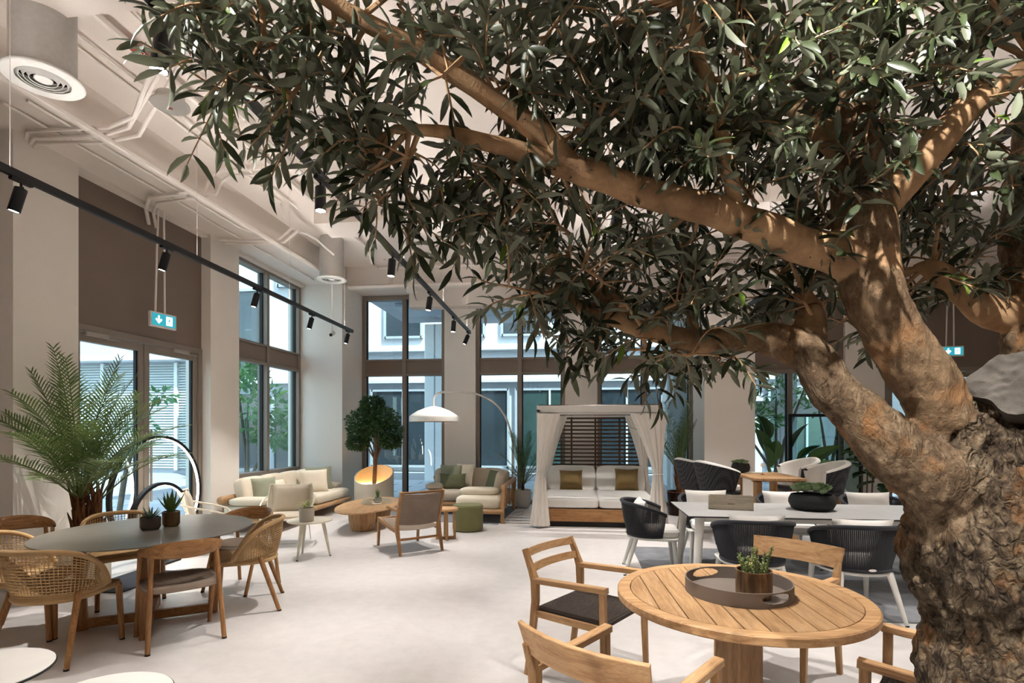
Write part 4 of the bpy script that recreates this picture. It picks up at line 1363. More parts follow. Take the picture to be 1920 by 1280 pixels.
# corner sofa in front of window 3
s = thing('corner_sofa', 'beige corner sofa in a teak frame before the back windows', 'sofa', (-2.05, 9.7, 0))
MB().box((-0.02, 0.42, 0.19), (1.52, 0.84, 0.06), 0.02).build('platform', teak_x, s)
MB().box((0.40, -0.42, 0.19), (0.76, 0.84, 0.06), 0.02).build('chaise_platform', teak_y, s)
round_bar('front_rail', (-0.82, 0.02, 0.195), (0.05, 0.02, 0.195), 0.042, teak_x, s)
round_bar('front_rail', (0.0, -0.84, 0.195), (0.82, -0.84, 0.195), 0.042, teak_x, s)
for x, y in ((-0.68, 0.1), (-0.68, 0.74), (0.05, -0.76)):
    MB().tube([(x, y, 0), (x, y, 0.18)], 0.045, 16).build('leg', teak_z, s)
for y in (-0.80, 0.80):
    MB().tube([(0.80, y, 0), (0.80, y, 0.30), (0.82, y, 0.56), (0.80, y, 0.62)], 1, sq=(0.06, 0.07), up=(0, 1, 0)).build('corner_post', teak_z, s)
MB().tube([(0.81, -0.84, 0.60), (0.83, 0.0, 0.61), (0.81, 0.84, 0.60)], 1, sq=(0.07, 0.06), up=(0, 0, 1)).build('top_rail', teak_y, s)
MB().tube([(0.81, 0.82, 0.60), (0.0, 0.84, 0.61), (-0.80, 0.82, 0.60)], 1, sq=(0.06, 0.06), up=(0, 0, 1)).build('top_rail', teak_x, s)
for y in (-0.4, 0.0, 0.4):
    MB().tube([(0.81, y, 0.2), (0.82, y, 0.60)], 0.015, 8).build('back_spindle', teak_z, s)
MB().blob((-0.40, 0.40, 0.33), (0.82, 0.84, 0.22), 0.45, 0.25, 36, 14).build('seat_cushion', beige_m, s)
MB().blob((0.39, 0.40, 0.33), (0.80, 0.82, 0.22), 0.45, 0.25, 36, 14).build('seat_cushion', beige_m, s)
MB().blob((0.39, -0.43, 0.33), (0.78, 0.84, 0.24), 0.45, 0.25, 36, 14).build('seat_cushion', cream_m, s)
for x in (-0.40, 0.28):
    MB().blob((0, 0, 0), (0.68, 0.19, 0.42), 0.45, 0.4, 28, 14, M=TM((x, 0.68, 0.60), rx=R(-12))).build('back_cushion', beige_m, s)
MB().blob((0, 0, 0), (0.19, 0.72, 0.42), 0.45, 0.4, 28, 14, M=TM((0.66, 0.08, 0.60), ry=R(12))).build('back_cushion', beige_m, s)
MB().blob((0, 0, 0), (0.66, 0.34, 0.13), 0.6, 0.45, 32, 12, M=TM((0.36, -0.50, 0.50), rz=R(-4))).build('arm_cushion', cream_m, s)
MB().blob((0, 0, 0), (0.34, 0.56, 0.12), 0.6, 0.45, 32, 12, M=TM((-0.62, 0.36, 0.49))).build('arm_cushion', beige_m, s)
SC = 'scatter cushions on the corner sofa'
scatter_cushion('light sage cushion leaning on the corner sofa back at left', sage_m, (-2.42, 10.20, 0.66), 0.46, 0.44, 0.13, R(-16), R(0), 5, SC)
scatter_cushion('narrow cream patterned cushion edge on the corner sofa back', cream_m, (-2.17, 10.22, 0.68), 0.40, 0.44, 0.10, R(-14), R(-20), 6, SC)
scatter_cushion('dark olive lumbar cushion low on the corner sofa', plain('dark_olive_linen', '5e6047', 0.95, vary=0.08), (-2.35, 10.02, 0.58), 0.50, 0.30, 0.12, R(-18), R(8), 7, SC)
scatter_cushion('dark olive cushion with pale piping in the sofa corner', plain('deep_olive_linen', '65664d', 0.95, vary=0.08), (-1.55, 9.95, 0.61), 0.46, 0.40, 0.13, R(-18), R(-48), 8, SC, cream_m)
tag(MB().prism([(-2.95, 9.0), (-1.3, 8.78), (-1.2, 10.9), (-3.0, 10.95)], 0.0, 0.008).build('slate_patch', plain('slate_patch', '7d8088', 1.0, vary=0.15, scale=30)), 'slate grey flat patch under the corner sofa', 'rug')  # thin dark grey polygon lying on the floor under the sofa

# arc floor lamp
t = thing('arc_floor_lamp', 'white arc floor lamp with a wide dome shade over the corner sofa', 'floor lamp', (-1.35, 10.95, 0))
lamp_w = plain('white_lamp_metal', 'dedad3', 0.45, vary=0.02)
MB().lathe([(0, 0), (0.17, 0), (0.175, 0.01), (0.175, 0.03), (0, 0.035)], 40).build('base', lamp_w, t)
hx, hy = -1.33, -1.05
pts = []
ctrl = [Vector((0, 0, 0.03)), Vector((0.02, 0, 0.8)), Vector((0.0, -0.02, 1.45)), Vector((-0.22, -0.18, 1.98)), Vector((-0.62, -0.48, 2.24)), Vector((-1.05, -0.83, 2.27)), Vector((hx + 0.08, hy + 0.06, 2.23)), Vector((hx, hy, 2.13)), Vector((hx, hy, 1.96))]
def catmull(P, per=6):
    P = [Vector(p) for p in P]
    out = []
    for i in range(len(P) - 1):
        a, b, c_, d = P[max(i - 1, 0)], P[i], P[i + 1], P[min(i + 2, len(P) - 1)]
        for k in range(per):
            u = k / per
            out.append(0.5 * ((2 * b) + (c_ - a) * u + (2 * a - 5 * b + 4 * c_ - d) * u * u + (3 * b - a - 3 * c_ + d) * u ** 3))
    out.append(P[-1])
    return out
MB().tube(catmull(ctrl), 0.02, 10).build('arm', lamp_w, t)
sh = MB().lathe([(0.0, 1.985), (0.04, 1.985), (0.16, 1.955), (0.30, 1.90), (0.40, 1.84), (0.45, 1.80), (0.455, 1.78), (0.455, 1.70), (0.448, 1.695)], 56, (hx, hy, 0), cap=False).build('shade', lamp_w, t)
MB().lathe([(0.448, 1.695), (0.446, 1.78), (0.39, 1.825), (0.29, 1.885), (0.0, 1.955)], 56, (hx, hy, 0), cap=False).build('shade_lining', plain('brass_lining', 'b88c4a', 0.4, 0.6), sh)

# ------------------------------------------------------------------ canopy daybed (x -0.66..1.29, front y 8.62)
t = thing('canopy_daybed', 'white canopy daybed with slatted back, tied curtains and low wooden base', 'daybed', (0.315, 9.55, 0))
W, D2, H = 0.975, 0.93, 1.93
MB().box((0, 0.0, 0.19), (1.80, 1.74, 0.20), 0.008).build('bed_base', oak_x, t)
MB().box((0, 0.0, 0.045), (1.70, 1.62, 0.09), 0.004).build('plinth', tip_m, t)
for sx in (-1, 1):
    for sy in (-1, 1):
        MB().box((sx * (W - 0.03), sy * (D2 - 0.03), H / 2 - 0.03), (0.06, 0.06, H - 0.06), 0.004).build('post', white_m, t)
for y in (-1, 1):
    MB().box((0, y * (D2 - 0.03), H - 0.055), (2 * W, 0.06, 0.11), 0.004).build('top_beam', white_m, t)
    MB().box((0, y * (D2 - 0.07), H - 0.13), (2 * W - 0.12, 0.02, 0.03), 0.003).build('curtain_rail', white_m, t)
for x in (-1, 1):
    MB().box((x * (W - 0.03), 0, H - 0.055), (0.06, 2 * D2 - 0.12, 0.11), 0.004).build('top_beam', white_m, t)
for k in range(17):
    MB().box((0, -0.82 + k * 0.1025, H + 0.008), (2 * W - 0.04, 0.055, 0.016), 0.003).build('roof_slat', dark_wood, t)
for k in range(16):
    MB().box((0, D2 - 0.07, 0.74 + k * 0.073), (2 * W - 0.14, 0.018, 0.033), 0.003).build('back_slat', dark_wood, t)
for x in (-0.45, 0.0, 0.45):
    MB().box((x, D2 - 0.045, 1.30), (0.035, 0.02, 1.1), 0.003).build('slat_post', dark_wood, t)
for sx in (-1, 1):
    MB().blob((sx * 0.445, -0.13, 0.375), (0.90, 1.50, 0.17), 0.3, 0.14, 48, 12).build('mattress', offwhite_m, t)
    MB().blob((0, 0, 0), (0.88, 0.15, 0.52), 0.35, 0.2, 40, 12, M=TM((sx * 0.445, 0.66, 0.63), rx=R(-24))).build('backrest_cushion', offwhite_m, t)

def curtain(cx, cy, lean, parent, seed, w_top=0.22, z0=0.03):
    """gathered voile tied at mid height; lean = x direction the top spreads to"""
    rnd = random.Random(seed)
    ph = [rnd.uniform(0, 6.28) for _ in range(3)]
    def fn(u, v):
        z = z0 + (1.80 - z0) * v
        tie = 0.86
        if z < tie:
            q = (tie - z) / tie
            rx, ry, off = 0.055 + 0.085 * q ** 0.8, 0.05 + 0.05 * q, lean * 0.01 * (1 - q)
        else:
            q = (z - tie) / (1.80 - tie)
            rx, ry, off = 0.055 + (w_top - 0.075) * q ** 1.2, 0.05 + 0.0 * q, lean * (0.01 + 0.13 * q ** 1.3)
        a = 2 * math.pi * u
        fold = 1 + 0.16 * math.sin(11 * a + ph[0] + 0.6 * math.sin(z * 3)) + 0.07 * math.sin(17 * a + ph[1])
        return (cx + off + rx * fold * math.cos(a), cy + ry * fold * math.sin(a), z)
    c = MB().grid(fn, 110, 26, True).build('curtain', curtain_m, parent, angle=80)
    MB().tube([(cx + 0.066 * math.cos(2 * math.pi * k / 24), cy + 0.062 * math.sin(2 * math.pi * k / 24), 0.86) for k in range(24)], 0.012, 6, closed=True).build('tie_band', curtain_m, c)
curtain(-W + 0.05, -D2 + 0.0, 1, t, 1, 0.17)
curtain(W - 0.07, -D2 + 0.0, -1, t, 2, 0.26)
curtain(W - 0.09, D2 - 0.16, -1, t, 3, 0.2)
curtain(-W + 0.09, D2 - 0.16, 1, t, 4, 0.2)
G = 'khaki cushions on the daybed'
scatter_cushion('khaki square cushion on the left half of the daybed', khaki_m, (-0.14, 10.02, 0.62), 0.42, 0.40, 0.14, R(-22), R(2), 9, G)
scatter_cushion('khaki square cushion on the right half of the daybed', khaki_m, (0.86, 10.02, 0.645), 0.42, 0.42, 0.14, R(-22), R(-3), 10, G)

# ------------------------------------------------------------------ grey dining table group on the rug
t = thing('area_rug', 'dark grey textured rug under the long pale dining table', 'rug', (2.55, 6.0, 0))
MB().box((0, 0, 0.007), (3.7, 2.6, 0.014), 0.005).build('pile', rug_m, t)
concrete_m = plain('pale_concrete_top', 'a9a8a6', 0.4, vary=0.06, scale=8)
t = thing('long_dining_table', 'long pale concrete-topped dining table with white tapered legs', 'table', (2.5, 5.74, 0))
MB().box((0, 0, 0.742), (2.96, 1.0, 0.006), 0.001).build('tabletop', concrete_m, t)
MB().box((0, 0, 0.734), (2.956, 0.996, 0.010), 0.001).build('edge_band', tip_m, t)
MB().box((0, 0, 0.70), (2.70, 0.78, 0.056), 0.004).build('apron', white_m, t)
for sx in (-1, 1):
    for sy in (-1, 1):
        leg(t, (sx * 1.36, sy * 0.40, 0.72), (sx * 1.40, sy * 0.44, 0.014), 0.045, 0.028, white_m, False, 16)
G2 = 'charcoal rope chairs around the long pale table'
rc = make_rope_chair('charcoal rope chair at the left head of the long pale table', (0.80, 6.12, 0.0), face(1, -0.05), G2)
copy_tree(rc, (1.50, 4.98, 0.014), face(0.02, 1), 'charcoal rope chair with its back to the camera behind the cactus tray')
copy_tree(rc, (2.27, 4.86, 0.014), face(-0.06, 1), 'charcoal rope chair with its back to the camera beside the olive trunk')
for x, l in ((1.50, 'left'), (2.38, 'middle'), (3.30, 'right')):
    copy_tree(rc, (x, 6.55, 0.014), face(0, -1), 'charcoal rope chair across the long pale table, %s of the far row' % l)
G3 = 'white lumbar cushions on the rope chairs'
scatter_cushion('white lumbar cushion standing in the head chair of the pale table', offwhite_m, (0.66, 6.14, 0.64), 0.44, 0.30, 0.13, R(-16), R(-88), 11, G3)
scatter_cushion('white lumbar cushion in the near chair behind the cactus', offwhite_m, (1.50, 4.86, 0.68), 0.46, 0.30, 0.13, R(12), R(0), 12, G3)
scatter_cushion('white lumbar cushion in the near chair beside the trunk', offwhite_m, (2.28, 4.74, 0.68), 0.46, 0.30, 0.13, R(12), R(-3), 13, G3)
for x, l in ((1.50, 'left'), (2.38, 'middle'), (3.30, 'right')):
    scatter_cushion('white lumbar cushion in the %s chair of the far row' % l, offwhite_m, (x, 6.68, 0.68), 0.48, 0.31, 0.13, R(-13), R(2), int(x * 10), G3)
t = thing('wooden_crate', 'slim pale wooden box standing on the long dining table', 'box', (1.52, 5.72, 0.745), R(-10))
crate_m = wood('pale_crate_wood', 'a39a88', 'b8ae9b', 'c9c0b0', 'x')
MB().box((0, 0, 0.005), (0.42, 0.12, 0.01), 0.001).build('bottom', crate_m, t)
for y in (-0.055, 0.055):
    MB().box((0, y, 0.07), (0.42, 0.01, 0.14), 0.001).build('side_panel', crate_m, t)
for x in (-0.205, 0.205):
    MB().box((x, 0, 0.07), (0.01, 0.10, 0.14), 0.001).build('end_panel', crate_m, t)
MB().box((0, 0, 0.105), (0.39, 0.09, 0.01), 0.001).build('filling', tip_m, t)
MB().box((0.0, -0.0605, 0.062), (0.06, 0.001, 0.008)).build('stamp', plain('stamp_ink', '6f6350', 0.8), t)

# ------------------------------------------------------------------ teak table with tub chairs at the back right
t = thing('teak_table', 'counter-height teak table with round legs near the big pillar', 'table', (2.66, 8.17, 0))
for k in range(5):
    MB().box((-0.272 + k * 0.136, 0, 0.882), (0.133, 1.12, 0.036), 0.004).build('plank', teak_y, t)
for sx in (-1, 1):
    MB().box((0, sx * 0.4, 0.852), (0.62, 0.06, 0.024), 0.003).build('batten', teak_x, t)
for sx in (-1, 1):
    for sy in (-1, 1):
        MB().tube([(sx * 0.25, sy * 0.44, 0), (sx * 0.25, sy * 0.44, 0.84)], 0.055, 20).build('leg', teak_z, t)
G4 = 'charcoal tub chairs around the teak counter table'
tc = make_tub_chair('charcoal woven tub chair nearest at the left of the teak counter table', (1.95, 7.92, 0), face(1, 0.42), G4)
copy_tree(tc, (1.80, 8.60, 0), face(1, 0.4), 'charcoal woven tub chair behind its twin at the left of the teak table')
copy_tree(tc, (3.36, 8.02, 0), face(-1, -0.05), 'charcoal tub chair with cream lining at the right of the teak table')
copy_tree(tc, (3.30, 8.82, 0), face(-1, -0.2), 'cream lined tub chair farthest back at the teak table')
tag(MB().box((2.58, 8.50, 0.906), (0.24, 0.17, 0.012), 0.002).build('magazine', plain('magazine_paper', 'cfc8be', 0.5)), 'pale magazine lying on the teak counter table', 'magazine')
t = thing('table_card', 'small card holder standing on the teak counter table', 'card holder', (2.63, 8.22, 0.900))
MB().lathe([(0, 0), (0.03, 0), (0.03, 0.004), (0, 0.005)], 20).build('foot', black_m, t)
MB().tube([(0, 0, 0), (0, 0, 0.12)], 0.003, 6).build('stem', black_m, t)
MB().box((0, 0, 0.14), (0.05, 0.003, 0.05)).build('card', label_white, t)

# black framed glass screen by window 5
t = thing('glass_screen', 'black-framed glass screen standing by the glass behind the tub chairs', 'screen', (4.55, 10.75, 0))
for x in (-0.62, 0.62):
    MB().box((x, 0, 0.92), (0.055, 0.05, 1.84), 0.004).build('post', black_m, t)
for z in (0.05, 1.815):
    MB().box((0, 0, z), (1.19, 0.05, 0.055), 0.004).build('rail', black_m, t)
MB().box((0, 0, 0.93), (1.19, 0.008, 1.72)).build('pane', glass_m, t, smooth=False)
for x in (-0.62, 0.62):
    MB().box((x, 0, 0.012), (0.08, 0.4, 0.024), 0.004).build('foot', black_m, t)
t = thing('folded_lounger', 'pale grey reclined lounger cushion by the black glass screen', 'lounger', (4.75, 10.2, 0), R(60))
MB().blob((0, 0, 0), (0.55, 0.10, 0.8), 0.3, 0.3, 28, 10, M=TM((0, 0.15, 0.46), rx=R(-35))).build('back_pad', plain('pale_grey_canvas', 'b9bbbe', 0.9, vary=0.04), t)
MB().blob((0, -0.35, 0.22), (0.55, 0.7, 0.10), 0.3, 0.3, 28, 10).build('seat_pad', MATS['pale_grey_canvas'], t)
for sx in (-1, 1):
    for y in (-0.6, 0.1):
        MB().tube([(sx * 0.24, y, 0), (sx * 0.24, y, 0.2)], 0.015, 8).build('leg', white_m, t)

# ------------------------------------------------------------------ round teak table in the foreground
T2 = (0.79, 2.82)
t = thing('round_teak_table', 'round slatted teak table in the foreground on a square pedestal', 'table', (T2[0], T2[1], 0), R(0))
r_in, ang = 0.525, R(-87)
pw = 0.098
M = TM((0, 0, 0), rz=ang)
for k in range(-5, 6):
    y0, y1 = k * pw - pw / 2 + 0.0026, k * pw + pw / 2 - 0.0026
    y0, y1 = max(y0, -r_in + 0.001), min(y1, r_in - 0.001)
    if y1 <= y0:
        continue
    n = 8
    right = [(math.sqrt(max(0, r_in ** 2 - y ** 2)), y) for y in [y0 + (y1 - y0) * i / n for i in range(n + 1)]]
    left = [(-x, y) for x, y in right[::-1]]
    MB().prism(right + left, 0.716, 0.740, 0.0012, M=M).build('plank', teak_x, t)
    # each plank's grain runs along its own length
    o = t.children[-1]
    o.data.transform(Matrix.Rotation(-ang, 4, 'Z'))
    o.rotation_euler = (0, 0, ang)
MB().lathe([(0.5285, 0.700), (0.5285, 0.738), (0.531, 0.7405), (0.585, 0.7405), (0.592, 0.735), (0.592, 0.705), (0.586, 0.699), (0.5285, 0.699)], 96, cap=False).build('rim', teak_x, t)
MB().lathe([(0, 0.700), (0.53, 0.700), (0.53, 0.714), (0, 0.714)], 64).build('sub_top', darkcord_m, t)
MB().box((0, 0, 0.36), (0.16, 0.16, 0.68), 0.006, M=TM((0, 0, 0), rz=R(30))).build('pedestal', teak_z, t)
for a in (30, 120):
    MB().box((0, 0, 0.03), (0.8, 0.09, 0.05), 0.006, M=TM((0, 0, 0), rz=R(a))).build('foot_bar', teak_x, t)
    MB().box((0, 0, 0.68), (0.8, 0.07, 0.04), 0.006, M=TM((0, 0, 0), rz=R(a))).build('top_bar', teak_x, t)
G5 = 'teak armchairs around the round table'
make_teak_armchair('teak armchair with two back slats at the left of the round table', (0.07, 3.50, 0), face(0.846, -0.533), G5, False)
ta = make_teak_armchair('teak armchair with a wide back board nearest the camera', (0.18, 2.19, 0), face(0.609, 0.793), G5, True)
copy_tree(ta, (1.25, 3.64, 0), face(-0.676, -0.737), 'teak armchair with a wide back board behind the round table')
copy_tree(ta, (1.47, 2.36, 0), face(-0.81, 0.585), 'teak armchair half hidden by the olive trunk')
tray('round_tray', 'taupe round tray with oval hand holes on the teak table', (0.785, 2.82, 0.7405), 0.25, 0.068, taupe_lac, R(-62))

# ------------------------------------------------------------------ the olive tree (limb = x, y, z, radius)
LIMBS = {
 'trunk': [(1.34, 1.68, 0.01, 0.36), (1.32, 1.67, 0.38, 0.31), (1.29, 1.67, 0.85, 0.275), (1.27, 1.67, 1.06, 0.275), (1.25, 1.67, 1.18, 0.28), (1.21, 1.66, 1.28, 0.28), (1.17, 1.65, 1.37, 0.25), (1.14, 1.67, 1.44, 0.2)],
 'A': [(1.12, 1.65, 1.32, 0.2), (1.02, 1.64, 1.39, 0.13), (0.91, 1.62, 1.46, 0.095), (0.85, 1.62, 1.51, 0.082), (0.78, 1.63, 1.59, 0.068), (0.71, 1.65, 1.68, 0.06), (0.66, 1.69, 1.78, 0.057), (0.55, 1.76, 1.83, 0.045), (0.39, 1.78, 1.83, 0.038), (0.23, 1.8, 1.87, 0.034), (0.08, 1.82, 1.93, 0.026), (-0.06, 1.86, 1.99, 0.016)],
 'Astub': [(0.68, 1.72, 1.79, 0.055), (0.69, 1.73, 1.89, 0.042), (0.68, 1.74, 1.96, 0.02)],
 'B': [(1.21, 1.68, 1.36, 0.18), (1.09, 1.65, 1.47, 0.115), (1.01, 1.64, 1.56, 0.08), (0.92, 1.62, 1.72, 0.076), (0.84, 1.61, 1.85, 0.07), (0.8, 1.61, 1.94, 0.076), (0.78, 1.61, 2.09, 0.078), (0.77, 1.6, 2.22, 0.072), (0.76, 1.6, 2.34, 0.055), (0.74, 1.6, 2.48, 0.042), (0.71, 1.6, 2.65, 0.032), (0.69, 1.59, 2.85, 0.025)],
 'B2': [(0.8, 1.61, 2.15, 0.06), (0.87, 1.6, 2.21, 0.042), (0.92, 1.57, 2.28, 0.042), (1.0, 1.55, 2.38, 0.035), (1.11, 1.55, 2.45, 0.028), (1.23, 1.54, 2.56, 0.02)],
 'C': [(0.81, 1.61, 2.0, 0.08), (0.69, 1.6, 2.04, 0.055), (0.53, 1.55, 2.08, 0.045), (0.38, 1.52, 2.13, 0.042), (0.23, 1.48, 2.16, 0.04), (0.1, 1.44, 2.19, 0.036), (-0.03, 1.41, 2.23, 0.034), (-0.14, 1.37, 2.25, 0.026), (-0.24, 1.34, 2.27, 0.02), (-0.34, 1.3, 2.28, 0.015), (-0.44, 1.26, 2.27, 0.01)],
 'C2': [(-0.03, 1.41, 2.23, 0.032), (-0.07, 1.38, 2.28, 0.03), (-0.16, 1.34, 2.33, 0.026), (-0.25, 1.3, 2.38, 0.024), (-0.34, 1.27, 2.43, 0.023), (-0.43, 1.23, 2.47, 0.021), (-0.52, 1.2, 2.51, 0.019), (-0.62, 1.15, 2.55, 0.014), (-0.72, 1.12, 2.57, 0.01)],
 'V': [(0.44, 1.53, 2.09, 0.022), (0.41, 1.51, 2.17, 0.02), (0.37, 1.46, 2.3, 0.02), (0.32, 1.41, 2.42, 0.019), (0.27, 1.36, 2.53, 0.018), (0.22, 1.34, 2.65, 0.014)],
 'V2': [(0.75, 1.6, 2.29, 0.04), (0.66, 1.64, 2.42, 0.03), (0.57, 1.68, 2.58, 0.025), (0.5, 1.69, 2.77, 0.02), (0.47, 1.71, 2.94, 0.014)],
 'D': [(1.39, 1.78, 1.43, 0.2), (1.41, 1.84, 1.69, 0.1), (1.41, 1.89, 1.89, 0.085), (1.41, 1.91, 2.1, 0.075), (1.43, 1.93, 2.27, 0.06), (1.48, 1.96, 2.51, 0.06), (1.52, 1.98, 2.78, 0.04)],
 'D2': [(1.39, 1.88, 1.89, 0.055), (1.27, 1.87, 1.93, 0.05), (1.18, 1.86, 2.0, 0.042), (1.1, 1.85, 2.05, 0.032), (1.05, 1.86, 2.06, 0.01)],
 'A2': [(0.2, 1.81, 1.88, 0.03), (0.1, 1.82, 1.98, 0.026), (-0.01, 1.85, 2.05, 0.02), (-0.14, 1.9, 2.12, 0.014)],
 'A3': [(-0.01, 1.84, 1.97, 0.018), (-0.08, 1.86, 2.14, 0.018), (-0.16, 1.88, 2.26, 0.012)],
}
# leaf clumps: centre x, y, z, half sizes x, y, z, number of sprays
CLUMPS = [ (-0.86, 1.1, 2.46, 0.08, 0.12, 0.05, 6), (-0.78, 1.13, 2.44, 0.12, 0.15, 0.08, 8), (-0.77, 1.17, 2.35, 0.11, 0.15, 0.07, 8), (-0.7, 1.2, 2.31, 0.11, 0.16, 0.08, 8), (-0.64, 1.18, 2.43, 0.11, 0.16, 0.1, 8), (-0.56, 1.24, 2.38, 0.1, 0.18, 0.1, 7), (-0.6, 1.26, 2.24, 0.12, 0.16, 0.06, 7), (-0.51, 1.27, 2.29, 0.1, 0.16, 0.08, 7), (-0.47, 1.31, 2.18, 0.12, 0.18, 0.08, 9), (-0.52, 1.31, 2.11, 0.11, 0.14, 0.05, 5), (-0.42, 1.36, 2.12, 0.1, 0.16, 0.05, 5), (-0.37, 1.28, 2.38, 0.09, 0.18, 0.08, 5), (-0.32, 1.25, 2.51, 0.13, 0.2, 0.06, 7), (-0.19, 1.31, 2.49, 0.12, 0.22, 0.1, 9), (-0.31, 1.37, 2.22, 0.12, 0.2, 0.08, 8), (-0.21, 1.49, 2.17, 0.13, 0.22, 0.09, 9), (-0.26, 1.58, 2.09, 0.11, 0.22, 0.09, 9), (-0.22, 1.69, 2.01, 0.12, 0.22, 0.08, 9), (-0.14, 1.7, 2.12, 0.13, 0.25, 0.12, 13), (-0.05, 1.36, 2.45, 0.13, 0.28, 0.15, 18), (-0.01, 1.43, 2.35, 0.13, 0.26, 0.1, 13), (0.09, 1.4, 2.56, 0.14, 0.3, 0.12, 19), (0.12, 1.48, 2.41, 0.14, 0.3, 0.14, 21), (-0.04, 1.61, 2.19, 0.14, 0.26, 0.09, 12), (0.07, 1.72, 2.09, 0.17, 0.28, 0.12, 16), (-0.04, 1.81, 1.96, 0.14, 0.24, 0.09, 11), (0.04, 1.87, 1.85, 0.13, 0.2, 0.08, 9), (0.17, 1.9, 1.81, 0.15, 0.2, 0.07, 10), (0.34, 1.85, 1.79, 0.14, 0.2, 0.05, 9), (0.45, 1.87, 1.75, 0.07, 0.16, 0.04, 4), (0.25, 1.79, 2.0, 0.17, 0.28, 0.1, 16), (0.27, 1.7, 2.14, 0.15, 0.28, 0.1, 14), (0.27, 1.54, 2.32, 0.13, 0.3, 0.13, 19), (0.27, 1.46, 2.5, 0.14, 0.32, 0.15, 21), (0.44, 1.77, 2.02, 0.15, 0.28, 0.1, 15), (0.45, 1.57, 2.29, 0.13, 0.32, 0.15, 19), (0.44, 1.51, 2.51, 0.14, 0.34, 0.17, 23), (0.44, 1.47, 2.63, 0.14, 0.34, 0.08, 13), (0.6, 1.84, 1.97, 0.12, 0.26, 0.07, 9), (0.64, 1.79, 2.09, 0.13, 0.3, 0.1, 11), (0.63, 1.64, 2.2, 0.12, 0.34, 0.12, 14), (0.61, 1.58, 2.4, 0.13, 0.36, 0.15, 19), (0.64, 1.59, 2.6, 0.15, 0.36, 0.13, 19), (0.85, 1.97, 1.99, 0.13, 0.2, 0.11, 10), (0.96, 2.08, 1.9, 0.09, 0.15, 0.06, 5), (0.78, 1.56, 2.41, 0.13, 0.36, 0.14, 17), (0.8, 1.56, 2.61, 0.14, 0.36, 0.13, 19), (0.97, 1.63, 2.5, 0.15, 0.36, 0.16, 21), (1.02, 1.74, 2.3, 0.13, 0.3, 0.13, 13), (1.08, 1.9, 2.16, 0.1, 0.25, 0.12, 10), (1.08, 1.95, 2.02, 0.11, 0.2, 0.07, 8), (1.22, 1.94, 1.98, 0.1, 0.18, 0.05, 6), (1.25, 1.92, 2.16, 0.14, 0.28, 0.1, 11), (1.24, 1.81, 2.33, 0.13, 0.32, 0.15, 15), (1.22, 1.76, 2.62, 0.14, 0.36, 0.19, 19), (1.22, 1.76, 2.81, 0.17, 0.36, 0.09, 11), (1.36, 1.78, 2.42, 0.16, 0.3, 0.24, 11), (0.02, 1.41, 2.78, 0.41, 0.35, 0.1, 14), (0.61, 1.58, 2.91, 0.51, 0.4, 0.12, 21), (-0.47, 1.2, 2.61, 0.25, 0.2, 0.06, 6), (1.27, 1.77, 3.0, 0.39, 0.4, 0.14, 11),]
rng = random.Random(21)
ot = thing('olive_tree', 'huge old olive tree with gnarled forked trunk filling the right foreground', 'tree', (1.28, 1.67, 0))
OV = Vector((1.28, 1.67, 0))
bark_m = bark_mat()
def dense(pts, per=5):
    P4 = [np.array(p, float) for p in pts]
    out = []
    for i in range(len(P4) - 1):
        a, b, c_, d = P4[max(i - 1, 0)], P4[i], P4[i + 1], P4[min(i + 2, len(P4) - 1)]
        for k in range(per):
            u = k / per
            q = 0.5 * ((2 * b) + (c_ - a) * u + (2 * a - 5 * b + 4 * c_ - d) * u * u + (3 * b - a - 3 * c_ + d) * u ** 3)
            out.append(q)
    out.append(P4[-1])
    return out
SK = []
fat = MB()
for name, pts in LIMBS.items():
    d = dense(pts)
    for i, p in enumerate(d):
        if 0 < i < len(d) - 1:                 # slight wander so limbs are not drawn with a ruler
            w = 0.18 * p[3]
            p[:3] += np.array([w * noise.noise(Vector((p[0] * 9, p[1] * 9, p[2] * 9 + k * 7))) for k in range(3)])
    SK.append((name, d))
    thick = [p for p in d if p[3] >= 0.03]
    thin = [p for p in d if p[3] < 0.036]
    if len(thick) >= 2:
        fat.tube([tuple(p[:3] - np.array(OV)) for p in thick], [p[3] for p in thick], 18)
    if len(thin) >= 2:
        MB().tube([tuple(p[:3] - np.array(OV)) for p in thin], [max(p[3], 0.006) * (1 + 0.12 * noise.noise(Vector(p[:3] * 14))) for p in thin], 10).build('branch', bark_m, ot)
        b = ot.children[-1]
        at = b.data.attributes.new('young', 'FLOAT', 'POINT')
        at.data.foreach_set('value', [1.0] * len(b.data.vertices))
# burls swell the fork
for c_, r_ in (((1.27, 1.66, 1.12), 0.25), ((1.15, 1.6, 1.33), 0.13)):
    fat.blob(tuple(np.array(c_) - np.array(OV)), (r_ * 2, r_ * 2, r_ * 2), 1, 1, 20, 12)
CUT0, CUT1 = Vector((1.27, 1.75, 1.60)) - OV, Vector((1.145, 1.59, 1.67)) - OV
fat.tube([CUT0, CUT0.lerp(CUT1, 0.5), CUT1], [0.11, 0.095, 0.088], 18)
tmp = fat.build('tmp', None)
md = tmp.modifiers.new('r', 'REMESH')
md.mode = 'VOXEL'
md.voxel_size = 0.0085
dg = bpy.context.evaluated_depsgraph_get()
me = bpy.data.meshes.new_from_object(tmp.evaluated_get(dg))
bpy.data.objects.remove(tmp)
n = len(me.vertices)
co = np.empty(n * 3, np.float32)
me.vertices.foreach_get('co', co)
co = co.reshape(-1, 3)
nr = np.empty(n * 3, np.float32)
me.vertex_normals.foreach_get('vector', nr)
nr = nr.reshape(-1, 3)
sk = np.array([p for nm, d in SK for p in d])
rad = np.empty(n)
wt = np.array([{'trunk': 1.0, 'A': 0.85, 'Astub': 0.5, 'B': 0.68, 'D': 0.8}.get(nm, 0.12) for nm, d in SK for p in d])
